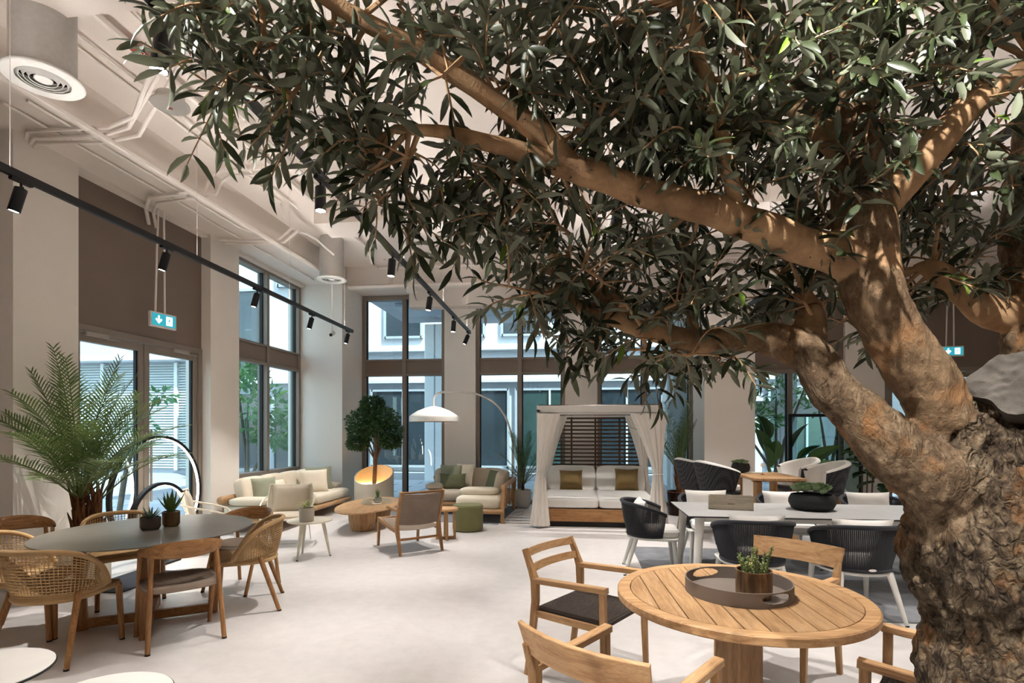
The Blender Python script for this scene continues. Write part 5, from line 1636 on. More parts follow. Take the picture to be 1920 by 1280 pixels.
wtv = np.empty(n)
for i in range(0, n, 4000):
    dd = np.linalg.norm(co[i:i + 4000, None, :] + np.array(OV) - sk[None, :, :3], axis=2) - sk[None, :, 3]
    rad[i:i + 4000] = sk[dd.argmin(1), 3]
    wtv[i:i + 4000] = wt[dd.argmin(1)]
zw = co[:, 2]
old = wtv * np.clip((rad - 0.02) / 0.04, 0.15, 1)
old = np.clip(np.maximum(old, np.clip((1.42 - zw) / 0.2, 0, 1)), 0.08, 1)
amp = np.clip(rad / 0.2, 0.25, 1)
dsp = np.empty(n)
for i in range(n):
    p = Vector(co[i])
    q = Vector((p.x * 9, p.y * 9, p.z * 5))
    a = noise.noise(q)
    b = 1 - abs(noise.noise(q * 2.6 + Vector((5, 1, 2))))
    c_ = noise.noise(q * 6.0)
    dsp[i] = amp[i] * old[i] * (0.020 * a + 0.034 * (b - 0.75) + 0.012 * c_) + (1 - old[i]) * 0.004 * a
co += nr * dsp[:, None]
me.vertices.foreach_set('co', co.ravel())
at = me.attributes.new('young', 'FLOAT', 'POINT')
at.data.foreach_set('value', (1 - old).astype(np.float32))
me.polygons.foreach_set('use_smooth', [True] * len(me.polygons))
me.materials.clear()
me.materials.append(bark_m)
me.update()
trunk = bpy.data.objects.new('trunk', me)
C.objects.link(trunk)
trunk.parent = ot
# sawn-off limb with a weathered grey cut face
cutm = plain('weathered_cut_wood', '544e47', 0.9, vary=0.25, scale=14, bump=0.6)
cd = (CUT1 - CUT0).normalized()
CM = Matrix.Translation(CUT1) @ Vector((0, 0, 1)).rotation_difference(cd).to_matrix().to_4x4()
def cutfn(u, v):
    a = 2 * math.pi * u
    r_ = 0.093 * v * (1 + 0.14 * math.sin(3 * a + 0.6) + 0.08 * math.sin(5 * a + 1))
    x, y = r_ * math.cos(a), r_ * math.sin(a)
    h = 0.012 * noise.noise(Vector((x * 22, y * 22, 3.0))) + 0.006 * noise.noise(Vector((x * 70, y * 70, 1.0)))
    return (x, y, h + (0.022 if v < 0.95 else -0.03))
MB().grid(cutfn, 72, 18, True, M=CM).build('cut_face', cutm, ot)

# leaves
def leaf_mesh(w=0.22):
    rows = [(0.0, 0.0, 0.0), (0.16, 0.62, 0.02), (0.42, 1.0, 0.05), (0.70, 0.82, 0.045), (0.9, 0.38, 0.015), (1.0, 0.0, -0.02)]
    v, f = [(0, 0, 0)], []
    for t_, k, z in rows[1:-1]:
        v += [(-w / 2 * k, t_, z + 0.05 * k), (0, t_, z), (w / 2 * k, t_, z + 0.05 * k)]
    v.append((0, 1, rows[-1][2]))
    f += [(0, 2, 1), (0, 3, 2)]
    for i in range(3):
        a = 1 + 3 * i
        f += [(a, a + 1, a + 4, a + 3), (a + 1, a + 2, a + 5, a + 4)]
    f += [(10, 11, 13), (11, 12, 13)]
    return v, f
LV, LF = leaf_mesh(0.23)
LV = np.array(LV)
olive_leaf = leafmat('olive_leaf', '323b23', '6e725e', '6f8f34', 0.025, 0.35, 0.42, 0.12)
mats_leaf = []
twigs = MB()
up = Vector((0, 0, 1))
skl = [(p[:3], p[3]) for nm, d in SK if nm not in ('trunk', 'D') for p in d if p[2] > 1.75]
skp = np.array([p for p, r_ in skl])
def rnd_unit():
    while True:
        d = Vector((rng.uniform(-1, 1), rng.uniform(-1, 1), rng.uniform(-1, 1)))
        if 0.05 < d.length < 1:
            return d.normalized()
cam_p = Vector((0, 0, 1.55))
for cx, cy, cz, hx_, hy_, hz_, cnt in CLUMPS:
    c0 = Vector((cx, cy, cz))
    qi = np.linalg.norm(skp - np.array(c0), axis=1).argsort()[:4]
    base = Vector(skp[rng.choice(list(qi))])
    subs = []
    for _ in range(2 if cnt > 9 else 1):
        tip = c0 + Vector((rng.uniform(-hx_, hx_), rng.uniform(-hy_, hy_), rng.uniform(-hz_, hz_))) * 0.7
        mid = base.lerp(tip, 0.5) + rnd_unit() * 0.05
        pts = catmull([base, mid, tip], 6)
        twigs.tube([p - OV for p in pts], [0.008 - 0.0045 * k / (len(pts) - 1) for k in range(len(pts))], 6)
        subs += pts[5:]
    for _ in range(cnt):
        tgt = c0 + Vector((rng.uniform(-1, 1) * hx_, rng.uniform(-1, 1) * hy_, rng.uniform(-1, 1) * hz_))
        src = min(rng.sample(subs, min(5, len(subs))), key=lambda p: (p - tgt).length)
        d0 = (tgt - src)
        if d0.length < 0.1:
            d0 = d0 + rnd_unit() * 0.12
        end = src + d0.normalized() * min(max(d0.length, 0.17), 0.42)
        mid = src.lerp(end, 0.5) + rnd_unit() * 0.03 + up * 0.015
        end = end - up * rng.uniform(0.0, 0.05)
        if (end - cam_p).length < 0.75:
            continue
        pts = catmull([src, mid, end], 5)
        twigs.tube([p - OV for p in pts], [0.0035 - 0.002 * k / (len(pts) - 1) for k in range(len(pts))], 4, False)
        L = sum((pts[k + 1] - pts[k]).length for k in range(len(pts) - 1))
        npairs = max(5, int(L * 0.85 / 0.021))
        phase = rng.uniform(0, 3.14)
        for k in range(npairs):
            u = 0.22 + 0.78 * k / (npairs - 1)
            x = u * (len(pts) - 1)
            i = min(int(x), len(pts) - 2)
            p = pts[i].lerp(pts[i + 1], x - i)
            ax = (pts[i + 1] - pts[i]).normalized()
            sd = ax.cross(up if abs(ax.z) < 0.9 else Vector((1, 0, 0))).normalized()
            an = phase + k * 1.57
            sdir = sd * math.cos(an) + ax.cross(sd) * math.sin(an)
            for sg in (-1, 1):
                if rng.random() < 0.12:
                    continue
                dirv = (ax * rng.uniform(0.5, 1.0) + sdir * sg * rng.uniform(0.5, 0.9) + rnd_unit() * 0.3 - up * 0.12).normalized()
                nrm = (up * 0.9 + rnd_unit() * 0.8)
                side = dirv.cross(nrm).normalized()
                nrm = side.cross(dirv)
                ln = rng.uniform(0.052, 0.090)
                mats_leaf.append((p, side, dirv, nrm, ln))
o = twigs.build('twigs', bark_m, ot)
o['kind'] = 'stuff'
at = o.data.attributes.new('young', 'FLOAT', 'POINT')
at.data.foreach_set('value', [1.0] * len(o.data.vertices))
yaw = math.atan(125 / 1020)
def apparent(m):
    p = m[0] - cam_p
    z = -p.x * math.sin(yaw) + p.y * math.cos(yaw)
    x = p.x * math.cos(yaw) + p.y * math.sin(yaw)
    if z < 0.2:
        return 0
    uu, vv = 960 + 1020 * x / z, 805 - 1020 * p.z / z
    if not (20 < uu < 1900 and 20 < vv < 1260):
        return 0
    return m[4] / z * abs(m[3].dot(p.normalized()))
order = sorted(range(len(mats_leaf)), key=lambda i: -apparent(mats_leaf[i]))
solo = set(order[:300])
lm = bpy.data.meshes.new('leaf')
lm.from_pydata([tuple(v) for v in LV], [], LF)
lm.materials.append(olive_leaf)
lm.polygons.foreach_set('use_smooth', [True] * len(lm.polygons))
for i in solo:
    p, s_, d_, n_, ln = mats_leaf[i]
    q = bpy.data.objects.new('leaf', lm)
    C.objects.link(q)
    q.parent = ot
    M = Matrix((s_ * ln, d_ * ln, n_ * ln)).transposed().to_4x4()
    M.translation = p - OV
    q.matrix_local = M
rest = [m for i, m in enumerate(mats_leaf) if i not in solo]
B = np.array([[tuple(m[1] * m[4]), tuple(m[2] * m[4]), tuple(m[3] * m[4])] for m in rest])
PP = np.array([tuple(m[0] - OV) for m in rest])
VV = np.einsum('vk,nkc->nvc', LV, B) + PP[:, None, :]
nv = len(LV)
faces = [tuple(k + i * nv for k in f) for i in range(len(rest)) for f in LF]
fm = bpy.data.meshes.new('foliage')
fm.from_pydata(VV.reshape(-1, 3).tolist(), [], faces)
fm.materials.append(olive_leaf)
fm.polygons.foreach_set('use_smooth', [True] * len(fm.polygons))
fo = bpy.data.objects.new('foliage', fm)
C.objects.link(fo)
fo.parent = ot
fo['kind'] = 'stuff'

# ------------------------------------------------------------------ palms
palm_leaf = leafmat('palm_leaflet', '5b7438', '6a7d48', '8c9d55', 0.1, 0.4, 0.4, 0.2)
palm_dark = leafmat('palm_leaflet_dark', '36502e', '465c38', '5d7440', 0.1, 0.4, 0.4, 0.2)
palm_stalk = plain('palm_stalk', '66733f', 0.6, vary=0.15)
fibre_m = Mat('palm_fibre', '6a4630', 0.95, 0, 0.1)
_n = fibre_m.noise(fibre_m.coords((14, 14, 2)), 3.0, 5, 0.7)
fibre_m.base(fibre_m.ramp(_n, [(0.3, '33221a'), (0.5, '6a4630'), (0.7, '94683f')]))
fibre_m.bump(_n, 0.9, 0.02)

def frond(parent, origin, az, e0, bend, L, rnd, leaf_m, n=30, ll=0.26, lw=0.016, start=0.22):
    pts, p = [], Vector(origin)
    hd = Vector((math.cos(az), math.sin(az), 0))
    N = 14
    for k in range(N + 1):
        pts.append(p.copy())
        e = e0 - bend * (k / N) ** 1.4
        p = p + (hd * math.cos(e) + up * math.sin(e)) * (L / N)
    st = MB().tube(pts, [0.010 - 0.008 * k / N for k in range(N + 1)], 6)
    mb = MB()
    for k in range(n):
        s_ = start + (1 - start) * k / (n - 1)
        x = s_ * N
        i = min(int(x), N - 1)
        q = pts[i].lerp(pts[i + 1], x - i)
        ax = (pts[min(i + 1, N)] - pts[i]).normalized()
        sd = ax.cross(up)
        sd = sd.normalized() if sd.length > 0.05 else Vector((-hd.y, hd.x, 0))
        nn = sd.cross(ax)
        k2 = math.sin(math.pi * min(1, (s_ - start) / (1 - start) * 0.80 + 0.2)) ** 0.6
        l_ = ll * max(0.35, k2) * rnd.uniform(0.9, 1.1)
        for sg in (-1, 1):
            d = (ax * (0.55 + 0.5 * s_) + sd * sg * 0.85 + nn * rnd.uniform(0.15, 0.4)).normalized()
            w = d.cross(nn).normalized() * lw
            m_ = q + d * l_ * 0.5 - up * l_ * 0.03
            t_ = q + d * l_ - up * l_ * 0.16
            mb.add([q - w * 0.35, q + w * 0.35, m_ + w * 0.5, t_, m_ - w * 0.5, m_ - nn * lw * 0.2], [(0, 1, 5), (1, 2, 5), (2, 3, 5), (3, 4, 5), (4, 0, 5)])
    f = mb.build('frond', leaf_m, parent, smooth=False)
    st.build('frond_stalk', palm_stalk, f)

def palm_trunk(t, x, y, z0, z1, r, seed):
    rnd = random.Random(seed)
    MB().tube([(x, y, z0), (x * 1.1, y * 1.1, (z0 + z1) / 2), (x * 1.2, y * 1.2, z1)], [r, r * 0.95, r * 0.6], 14).build('trunk', fibre_m.m, t)
    mb = MB()
    for k in range(26):
        a, z = rnd.uniform(0, 6.28), rnd.uniform(z0 + 0.05, z1)
        c_, s_ = math.cos(a), math.sin(a)
        rr = r * 0.9
        mb.tube([(x * 1.1 + rr * c_, y * 1.1 + rr * s_, z - 0.05), (x * 1.1 + (rr + 0.015) * c_, y * 1.1 + (rr + 0.015) * s_, z + 0.05), (x * 1.1 + (rr + 0.05) * c_, y * 1.1 + (rr + 0.05) * s_, z + 0.17)], [0.02, 0.018, 0.004], 5)
    o = mb.build('trunk_fibres', fibre_m.m, t)
    o['kind'] = 'stuff'

cream_pot = plain('cream_planter', 'cfc6b4', 0.7, vary=0.03)
t = thing('potted_palm', 'tall feathery palm in a cream planter at the left edge', 'potted plant', (-5.03, 4.92, 0))
MB().lathe([(0, 0), (0.27, 0), (0.28, 0.01), (0.28, 0.46), (0.27, 0.47), (0.25, 0.465), (0.25, 0.42), (0, 0.42)], 48).build('pot', cream_pot, t)
MB().lathe([(0, 0.435), (0.249, 0.43)], 32).build('soil', soil_m, t)
palm_trunk(t, 0.03, 0.0, 0.42, 0.92, 0.055, 1)
palm_trunk(t, 0.16, 0.05, 0.42, 0.86, 0.035, 2)
rp = random.Random(5)
for k, (az, e, bd, L) in enumerate([(-92, 62, 45, 1.2), (-80, 72, 50, 1.3), (-70, 50, 45, 1.25), (-55, 80, 30, 1.45), (-40, 60, 50, 1.2), (-20, 78, 45, 1.4), (-5, 55, 55, 1.2), (15, 72, 50, 1.3), (35, 60, 55, 1.2), (60, 70, 50, 1.25), (85, 74, 45, 1.2), (-86, 40, 40, 1.15), (-75, 84, 20, 1.5), (-90, 66, 40, 1.1), (10, 84, 22, 1.45), (-30, 42, 50, 1.05), (25, 45, 60, 1.05), (-60, 30, 40, 1.1), (75, 52, 50, 1.0), (-95, 80, 24, 1.3), (45, 82, 30, 1.35), (-15, 66, 40, 1.35)]):
    frond(t, (0.03 + 0.03 * math.cos(R(az)), 0.03 * math.sin(R(az)), 0.86), R(az), R(e), R(bd), L, rp, palm_leaf, 32, 0.29, 0.0135)
for az, e in ((0, 75), (60, 65), (-60, 70), (30, 50)):
    frond(t, (0.19, 0.06, 0.82), R(az), R(e), R(50), 0.95, rp, palm_leaf, 26, 0.24, 0.012)

pot_w = plain('white_matt_pot', 'cbc8c2', 0.75, vary=0.03)
t = thing('potted_palm', 'upright palm in a white egg-shaped pot beside the daybed', 'potted plant', (-1.10, 10.76, 0))
MB().lathe([(0, 0), (0.10, 0), (0.125, 0.015), (0.16, 0.12), (0.17, 0.23), (0.16, 0.35), (0.152, 0.36), (0.143, 0.35), (0.145, 0.31), (0, 0.31)], 40).build('pot', pot_w, t)
MB().lathe([(0, 0.335), (0.146, 0.33)], 32).build('soil', soil_m, t)
MB().tube([(0, 0, 0.32), (0.005, 0, 0.52)], [0.035, 0.02], 10).build('trunk', fibre_m.m, t)
for k in range(15):
    frond(t, (0.01, 0, 0.45), R(k * 137.5), R(rp.uniform(62, 86) if k > 3 else 45), R(rp.uniform(15, 45)), rp.uniform(0.8, 1.2) if k > 3 else 0.7, rp, palm_dark, 24, 0.19, 0.011, 0.3)

copper_m = plain('dark_copper_glaze', '2b1a13', 0.25, 0.6, vary=0.2)
t = thing('potted_palm', 'bushy palm in a dark copper pot right of the daybed', 'potted plant', (1.83, 10.2, 0))
MB().lathe([(0, 0), (0.19, 0), (0.2, 0.02), (0.225, 0.40), (0.232, 0.42), (0.215, 0.42), (0.2, 0.37), (0, 0.36)], 40).build('pot', copper_m, t)
MB().lathe([(0, 0.385), (0.2, 0.38)], 32).build('soil', soil_m, t)
MB().lathe([(0.222, 0.418), (0.236, 0.424), (0.236, 0.432), (0.22, 0.432)], 40, cap=False).build('copper_rim', plain('copper_edge', 'a0613c', 0.3, 0.8), t)
palm_trunk(t, 0.0, 0.0, 0.38, 0.80, 0.07, 3)
palm_trunk(t, 0.08, -0.04, 0.38, 0.72, 0.05, 4)
for k in range(20):
    az = k * 137.5
    out = math.cos(R(az)) > 0.3
    frond(t, (0.0, 0, 0.72), R(az), R(rp.uniform(76, 86) if out else rp.uniform(58, 86)), R(rp.uniform(8, 20) if out else rp.uniform(20, 60)), rp.uniform(1.0, 1.55), rp, palm_dark, 26, 0.2, 0.010)

# ------------------------------------------------------------------ bonsai-like ficus in the lit oblique planter
t = thing('planted_ficus', 'round-crowned indoor tree in a cream cylinder planter with a slanted lit mouth', 'potted plant', (-3.90, 10.05, 0))
rr = 0.37
def wallfn(r_):
    return lambda u, v: (r_ * math.cos(2 * math.pi * u), r_ * math.sin(2 * math.pi * u), (0.69 + 0.16 * math.sin(2 * math.pi * u + R(0))) * v)
MB().grid(wallfn(rr), 64, 8, True).build('planter', cream_pot, t)
MB().grid(lambda u, v: wallfn(rr - 0.02)(1 - u, v), 64, 8, True).build('planter_lining', plain('warm_lining', 'd8c7a6', 0.6), t)
MB().grid(lambda u, v: ((rr - 0.02 * v) * math.cos(2 * math.pi * u), (rr - 0.02 * v) * math.sin(2 * math.pi * u), 0.69 + 0.16 * math.sin(2 * math.pi * u)), 64, 3, True).build('planter_rim', cream_pot, t)
MB().lathe([(0, 0.475), (0.33, 0.47)], 40).build('soil', soil_m, t)
MB().tube([(0.335 * math.cos(2 * math.pi * k / 48), 0.335 * math.sin(2 * math.pi * k / 48), 0.485) for k in range(48)], 0.007, 6, closed=True).build('light_strip', emis('warm_strip', 'ffc98a', 9.0), t)
fic_leaf = leafmat('ficus_leaf', '2f4a25', '45613a', '54752f', 0.06, 0.4, 0.45, 0.2)
fic_bark = plain('ficus_bark', '5f4a38', 0.9, vary=0.3, scale=25, bump=0.5)
tb = [((0.05, 0, 1.55), (0.34, 0.34, 0.22)), ((-0.28, 0.05, 1.50), (0.26, 0.28, 0.18)), ((0.3, 0.05, 1.52), (0.26, 0.26, 0.18)), ((0.0, 0.0, 1.85), (0.34, 0.32, 0.2)), ((-0.2, -0.1, 1.72), (0.3, 0.28, 0.2)), ((0.22, -0.1, 1.75), (0.3, 0.28, 0.2)), ((-0.33, 0, 1.28), (0.2, 0.22, 0.12)), ((0.34, -0.05, 1.32), (0.2, 0.22, 0.12)), ((-0.05, 0.05, 2.05), (0.22, 0.22, 0.14))]
MB().tube(catmull([(0, 0, 0.46), (0.015, 0, 0.75), (0.03, 0, 1.0), (0.05, 0.0, 1.25), (0.02, 0, 1.7)]), 0.04, 12).build('trunk', fic_bark, t)
for c_, r_ in tb[:9]:
    MB().tube(catmull([(0.03, 0, 0.95 if c_[2] < 1.6 else 1.2), tuple(np.array(c_) * 0.5 + np.array((0.01, 0, 0.58))), c_]), [0.02 - 0.0014 * k for k in range(13)], 7).build('branch', fic_bark, t)
mb = MB()
leaf_cloud(mb, tb, 8500, 0.07, 0.026, random.Random(9))
o = mb.build('foliage', fic_leaf, t, smooth=False)
o['kind'] = 'stuff'

# ------------------------------------------------------------------ bird-of-paradise and fiddle-leaf fig
bird_m = leafmat('banana_leaf', '2c4a26', '4b6b3c', '5a7a34', 0.15, 0.3, 0.35, 0.25)
t = thing('potted_strelitzia', 'large paddle-leaved plant behind the teak counter table', 'potted plant', (3.62, 10.72, 0))
MB().lathe([(0, 0), (0.17, 0), (0.2, 0.3), (0.19, 0.3), (0, 0.27)], 32).build('pot', tip_m, t)
MB().lathe([(0, 0.28), (0.188, 0.275)], 24).build('soil', soil_m, t)
for az, e, L, ll, tw in ((150, 84, 1.05, 0.62, 0.3), (200, 80, 0.85, 0.55, -0.4), (20, 66, 1.0, 0.62, 0.2), (-20, 48, 0.85, 0.6, 1.2), (-40, 38, 0.75, 0.55, 1.3), (5, 55, 0.8, 0.5, 0.9), (230, 74, 0.6, 0.55, 0.5), (100, 80, 1.1, 0.55, 0.1), (-100, 78, 0.7, 0.5, 0.2)):
    hd = Vector((math.cos(R(az)), math.sin(R(az)), 0))
    d = hd * math.cos(R(e)) + up * math.sin(R(e))
    p0, p1 = Vector((0, 0, 0.28)) + hd * 0.03, Vector((0, 0, 0.28)) + d * L
    sd = (d.cross(up).normalized() * math.cos(tw) + d.cross(up).cross(d).normalized() * math.sin(tw))
    nn = sd.cross(d)
    def lf(u, v):
        w = 0.13 * math.sin(math.pi * (0.05 + 0.93 * v)) ** 0.7 * (1.15 - 0.35 * v)
        a = 2 * u - 1
        dr = d * (ll * v) + hd * (0.12 * v * v) - up * (0.10 * v * v)
        return tuple(p1 + dr + sd * w * a + nn * (0.05 * abs(a) * w / 0.13))
    l = MB().grid(lf, 7, 12).build('leaf', bird_m, t)
    MB().tube([p0, p0.lerp(p1, 0.5), p1, Vector(lf(0.5, 0.6))], [0.012, 0.010, 0.007, 0.003], 6).build('stalk', palm_stalk, l)

fig_m = leafmat('fiddle_leaf', '23401f', '3c5a30', '4a6a30', 0.1, 0.3, 0.3, 0.15)
t = thing('potted_fig', 'fiddle-leaf fig with three bare stems beside the olive trunk', 'potted plant', (5.05, 10.35, 0))
MB().lathe([(0, 0), (0.16, 0), (0.19, 0.28), (0.18, 0.28), (0, 0.25)], 32).build('pot', pot_w, t)
MB().lathe([(0, 0.26), (0.178, 0.255)], 24).build('soil', soil_m, t)
rf = random.Random(12)
fl = None
for sx, sy, h in ((-0.05, 0, 1.45), (0.04, 0.03, 1.25), (0.09, -0.03, 1.05)):
    MB().tube([(sx, sy, 0.26), (sx * 1.2, sy, 0.7), (sx * 1.8, sy * 1.5, h)], [0.014, 0.012, 0.007], 8).build('stem', fic_bark, t)
    for k in range(11):
        z = h - k * 0.055
        az = k * 2.4 + sx * 20
        d = Vector((math.cos(az) * 0.85, math.sin(az) * 0.85, rf.uniform(-0.2, 0.6))).normalized()
        if fl is None:
            def lf(u, v):
                w = 0.095 * math.sin(math.pi * (0.06 + 0.92 * v)) ** 0.6 * (0.75 + 0.5 * v)
                a = 2 * u - 1
                return (w * a, 0.03 + 0.30 * v, 0.045 * a * a - 0.10 * v * v)
            fl = MB().grid(lf, 5, 8).build('leaf', fig_m, t)
            q = fl
        else:
            q = fl.copy()
            C.objects.link(q)
            q.parent = t
        q.location = (sx * 1.7, sy * 1.4, z)
        q.rotation_euler = d.to_track_quat('Y', 'Z').to_euler()

# ------------------------------------------------------------------ small pots on the tables
smoke_m = plain('smoked_glass', '4a4038', 0.2, 0.3, vary=0.25, scale=8, spec=0.7)
bronze_g = plain('bronze_glass', '6a5238', 0.2, 0.4, vary=0.25, scale=8, spec=0.7)
succ_m = leafmat('agave_leaf', '5c7262', '71877a', '8aa08a', 0.2, 0.2, 0.5, 0.1)
aloe_m = leafmat('aloe_leaf', '3f5a2a', '567038', '6f8a44', 0.2, 0.25, 0.4, 0.1)
def blade(name='leaf', L=0.1, w=0.016, curl=0.25):
    def fn(u, v):
        a = 2 * math.pi * u
        k = (1 - v ** 2.2) * (0.75 + 0.6 * v * (1 - v))
        return (w / 2 * k * math.cos(a), L * v, w * 0.22 * k * math.sin(a) + curl * L * v * v * 0.5)
    return MB().grid(fn, 8, 7, True)
def rosette(t, loc, specs, mat, L, w, seed):
    rnd = random.Random(seed)
    first = None
    for n_, e, sc in specs:
        for k in range(n_):
            if first is None:
                q = first = blade('leaf', L, w).build('leaf', mat, t)
            else:
                q = first.copy()
                C.objects.link(q)
                q.parent = t
            az = 2 * math.pi * k / n_ + e * 0.1 + rnd.uniform(-0.15, 0.15)
            q.location = loc
            q.rotation_euler = Matrix.Rotation(az, 3, 'Z').to_4x4().to_3x3().to_euler()
            q.rotation_euler = (Matrix.Rotation(az, 3, 'Z') @ Matrix.Rotation(R(e + rnd.uniform(-6, 6)), 3, 'X')).to_euler()
            q.scale = (sc, sc * rnd.uniform(0.9, 1.1), sc)
def glass_pot(t, r, h, mat):
    MB().lathe([(0, 0), (r * 0.8, 0), (r * 0.98, 0.018), (r, 0.03), (r, h), (r * 0.93, h), (r * 0.93, h - 0.015), (0, h - 0.015)], 36).build('pot', mat, t)
    MB().lathe([(0, h - 0.008), (r * 0.93, h - 0.010)], 24).build('soil', soil_m, t)
t = thing('succulent_pot', 'blue-green agave in a low smoked glass pot on the grey table', 'potted plant', (-3.455, 4.03, 0.74))
glass_pot(t, 0.074, 0.10, smoke_m)
rosette(t, (0, 0, 0.085), ((9, 28, 1.0), (7, 50, 0.9), (5, 72, 0.8)), succ_m, 0.13, 0.024, 1)
t = thing('succulent_pot', 'green aloe in a taller bronze glass pot on the grey table', 'potted plant', (-3.40, 4.19, 0.74))
glass_pot(t, 0.066, 0.125, bronze_g)
rosette(t, (0, 0, 0.11), ((5, 46, 1.1), (4, 66, 1.2), (2, 84, 1.1)), aloe_m, 0.17, 0.042, 2)

spider_m = leafmat('spider_blade', '8c9456', 'a9ad74', 'c3c68d', 0.2, 0.25, 0.5, 0.25)
t = thing('spider_plant', 'trailing spider plant in a grey pot on the cream side table', 'potted plant', (-3.22, 6.14, 0.455))
gpot = plain('grey_clay_pot', 'a39c90', 0.8, vary=0.06)
MB().lathe([(0, 0), (0.078, 0), (0.082, 0.006), (0.086, 0.15), (0.086, 0.165), (0.078, 0.165), (0.076, 0.145), (0, 0.145)], 36).build('pot', gpot, t)
MB().lathe([(0, 0.152), (0.077, 0.15)], 24).build('soil', soil_m, t)
rs = random.Random(4)
for k in range(34):
    az, e, L = k * 2.4, R(rs.uniform(35, 85)), rs.uniform(0.16, 0.26)
    hd = Vector((math.cos(az), math.sin(az), 0))
    p, pts = Vector((0, 0, 0.15)), []
    for j in range(8):
        pts.append(p.copy())
        ee = e - 2.4 * (j / 7) ** 1.3
        p = p + (hd * math.cos(ee) + up * math.sin(ee)) * L / 7
    sd = Vector((-hd.y, hd.x, 0))
    mb = MB()
    vs = []
    for j, q in enumerate(pts):
        w = 0.006 * (1 - (j / 7) ** 2) + 0.0006
        vs += [q - sd * w, q + sd * w]
    mb.add(vs, [(2 * j, 2 * j + 1, 2 * j + 3, 2 * j + 2) for j in range(7)]).build('leaf', spider_m, t)

t = thing('bulb_pot', 'short green blades in a small glass bowl on the coffee table tray', 'potted plant', (-3.27, 8.58, 0.356))
MB().lathe([(0, 0), (0.05, 0), (0.068, 0.03), (0.066, 0.07), (0.058, 0.085), (0.054, 0.08), (0.06, 0.06), (0, 0.055)], 32).build('bowl', plain('clear_glass_bowl', '837c72', 0.1, 0.2, vary=0.2, spec=0.8), t)
rosette(t, (0, 0, 0.06), ((8, 62, 1.0), (6, 76, 1.15), (3, 86, 1.2)), aloe_m, 0.14, 0.02, 3)

eche_m = leafmat('echeveria_leaf', '5a6f4b', '728460', '8a8f66', 0.15, 0.3, 0.5, 0.1)
def echeveria(parent, loc, r, rnd, name='rosette'):
    mb = MB()
    for n_, e, sc in ((8, 26, 1.0), (7, 46, 0.9), (5, 62, 0.7), (3, 78, 0.5)):
        for k in range(n_):
            az = 2 * math.pi * k / n_ + e
            M = Matrix.Rotation(az, 4, 'Z') @ Matrix.Rotation(R(e), 4, 'X') @ Matrix.Scale(sc * r, 4)
            def fn(u, v):
                a = 2 * u - 1
                w = 0.34 * math.sin(math.pi * (0.15 + 0.75 * v)) ** 0.8
                return (w * a, v, 0.22 * v * v + 0.10 * a * a - 0.02)
            mb.grid(fn, 4, 5, M=Matrix.Translation(loc) @ M)
    return mb.build(name, eche_m, parent)
bowl_m = plain('black_clay', '1e1e20', 0.7, vary=0.08)
t = thing('succulent_bowl', 'low black bowl full of green rosettes on the long pale table', 'potted plant', (2.33, 5.80, 0.745))
MB().lathe([(0, 0), (0.15, 0), (0.19, 0.02), (0.215, 0.07), (0.212, 0.11), (0.19, 0.155), (0.18, 0.155), (0.19, 0.13), (0, 0.125)], 48).build('bowl', bowl_m, t)
MB().lathe([(0, 0.145), (0.185, 0.135)], 32).build('soil', soil_m, t)
re = random.Random(3)
for k in range(26):
    a, q = k * 2.4, 0.165 * math.sqrt((k + 0.5) / 26)
    echeveria(t, (q * math.cos(a), q * math.sin(a), 0.155 + 0.05 * (1 - q / 0.17) + re.uniform(0, 0.035)), re.uniform(0.06, 0.085), re)
t = thing('succulent_bowl', 'round black pot of small rosettes on the teak counter table', 'potted plant', (2.43, 8.58, 0.900))
MB().lathe([(0, 0), (0.09, 0), (0.125, 0.03), (0.135, 0.08), (0.12, 0.14), (0.112, 0.14), (0.12, 0.10), (0, 0.10)], 40).build('bowl', bowl_m, t)
MB().lathe([(0, 0.125), (0.115, 0.12)], 24).build('soil', soil_m, t)
for k in range(12):
    a, q = k * 2.4, 0.11 * math.sqrt((k + 0.5) / 12)
    echeveria(t, (q * math.cos(a), q * math.sin(a), 0.135 + 0.03 * (1 - q / 0.11)), 0.055, re)

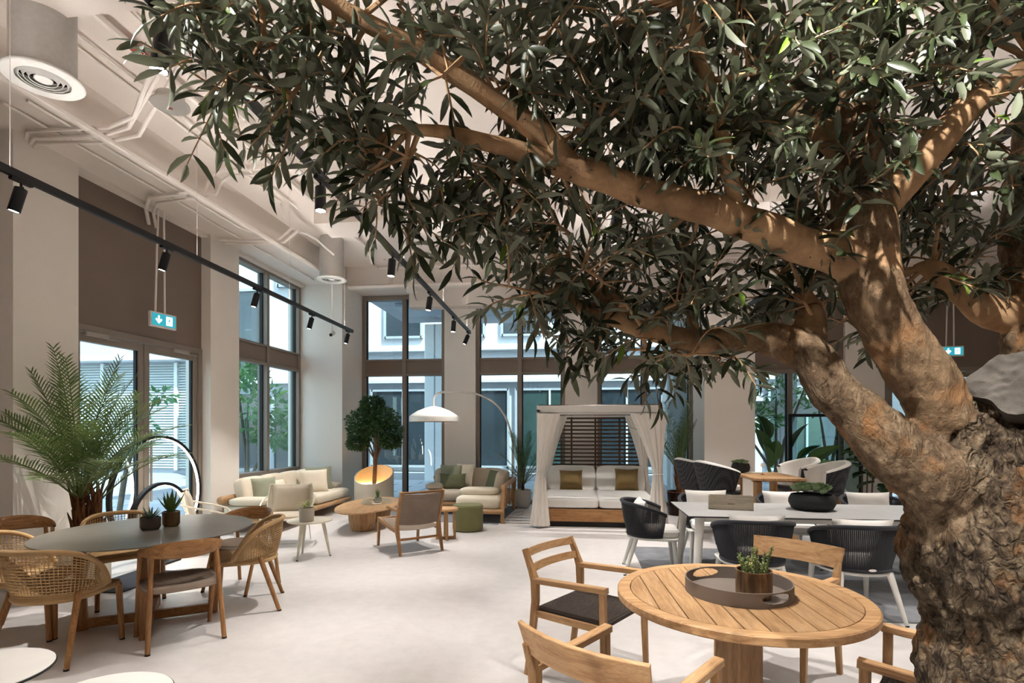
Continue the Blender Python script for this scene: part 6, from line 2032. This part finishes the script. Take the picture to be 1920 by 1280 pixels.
t = thing('cactus_pot', 'green stubby sedum in a brown fluted ceramic pot on the taupe tray', 'potted plant', (0.835, 2.735, 0.7465))
nf = 22
def flute(u, v):
    a = 2 * math.pi * u
    r_ = 0.080 * (0.94 + 0.06 * min(1, v * 6)) * (1 + 0.028 * abs(math.sin(nf * a / 2)) )
    return (r_ * math.cos(a), r_ * math.sin(a), 0.128 * v)
MB().grid(flute, 220, 8, True).build('pot', fluted_mat(), t)
MB().lathe([(0.082, 0.126), (0.083, 0.131), (0.076, 0.131), (0.074, 0.112), (0, 0.11)], 48, cap=False).build('pot_rim', MATS['ribbed_glaze'], t)
MB().lathe([(0, 0), (0.075, 0.0)], 32).build('pot_base', MATS['ribbed_glaze'], t)
MB().lathe([(0, 0.118), (0.075, 0.114)], 24).build('soil', soil_m, t)
sedum_m = leafmat('sedum_leaf', '6c8148', '8a9a62', 'a3b06e', 0.2, 0.3, 0.5, 0.1)
rc_ = random.Random(8)
for k in range(15):
    a, q = k * 2.4, 0.055 * math.sqrt((k + 0.3) / 15)
    h = rc_.uniform(0.05, 0.085) + (0.045 if k in (3, 8, 11, 13) else 0)
    x, y = q * math.cos(a), q * math.sin(a)
    lx, ly = x * 0.5 + rc_.uniform(-0.01, 0.01), y * 0.5 + rc_.uniform(-0.01, 0.01)
    mb = MB().tube([(x, y, 0.11), (x + lx * 0.5, y + ly * 0.5, 0.11 + h * 0.6), (x + lx, y + ly, 0.11 + h)], [0.006, 0.005, 0.004], 6)
    m_ = int(h / 0.0042)
    for j in range(m_):
        v = (j + 0.5) / m_
        an = j * 2.4
        c_ = Vector((x + lx * v, y + ly * v, 0.112 + h * v))
        d = Vector((math.cos(an), math.sin(an), 0.75)).normalized()
        s_ = d.cross(up).normalized()
        n_ = s_.cross(d)
        l_ = 0.016
        mb.add([c_, c_ + d * l_ * 0.6 + s_ * 0.0045, c_ + d * l_, c_ + d * l_ * 0.6 - s_ * 0.0045, c_ + d * l_ * 0.6 + n_ * 0.003, c_ + d * l_ * 0.6 - n_ * 0.003], [(0, 1, 4), (1, 2, 4), (2, 3, 4), (3, 0, 4), (1, 0, 5), (2, 1, 5), (3, 2, 5), (0, 3, 5)])
    mb.build('stem', sedum_m, t, smooth=False)
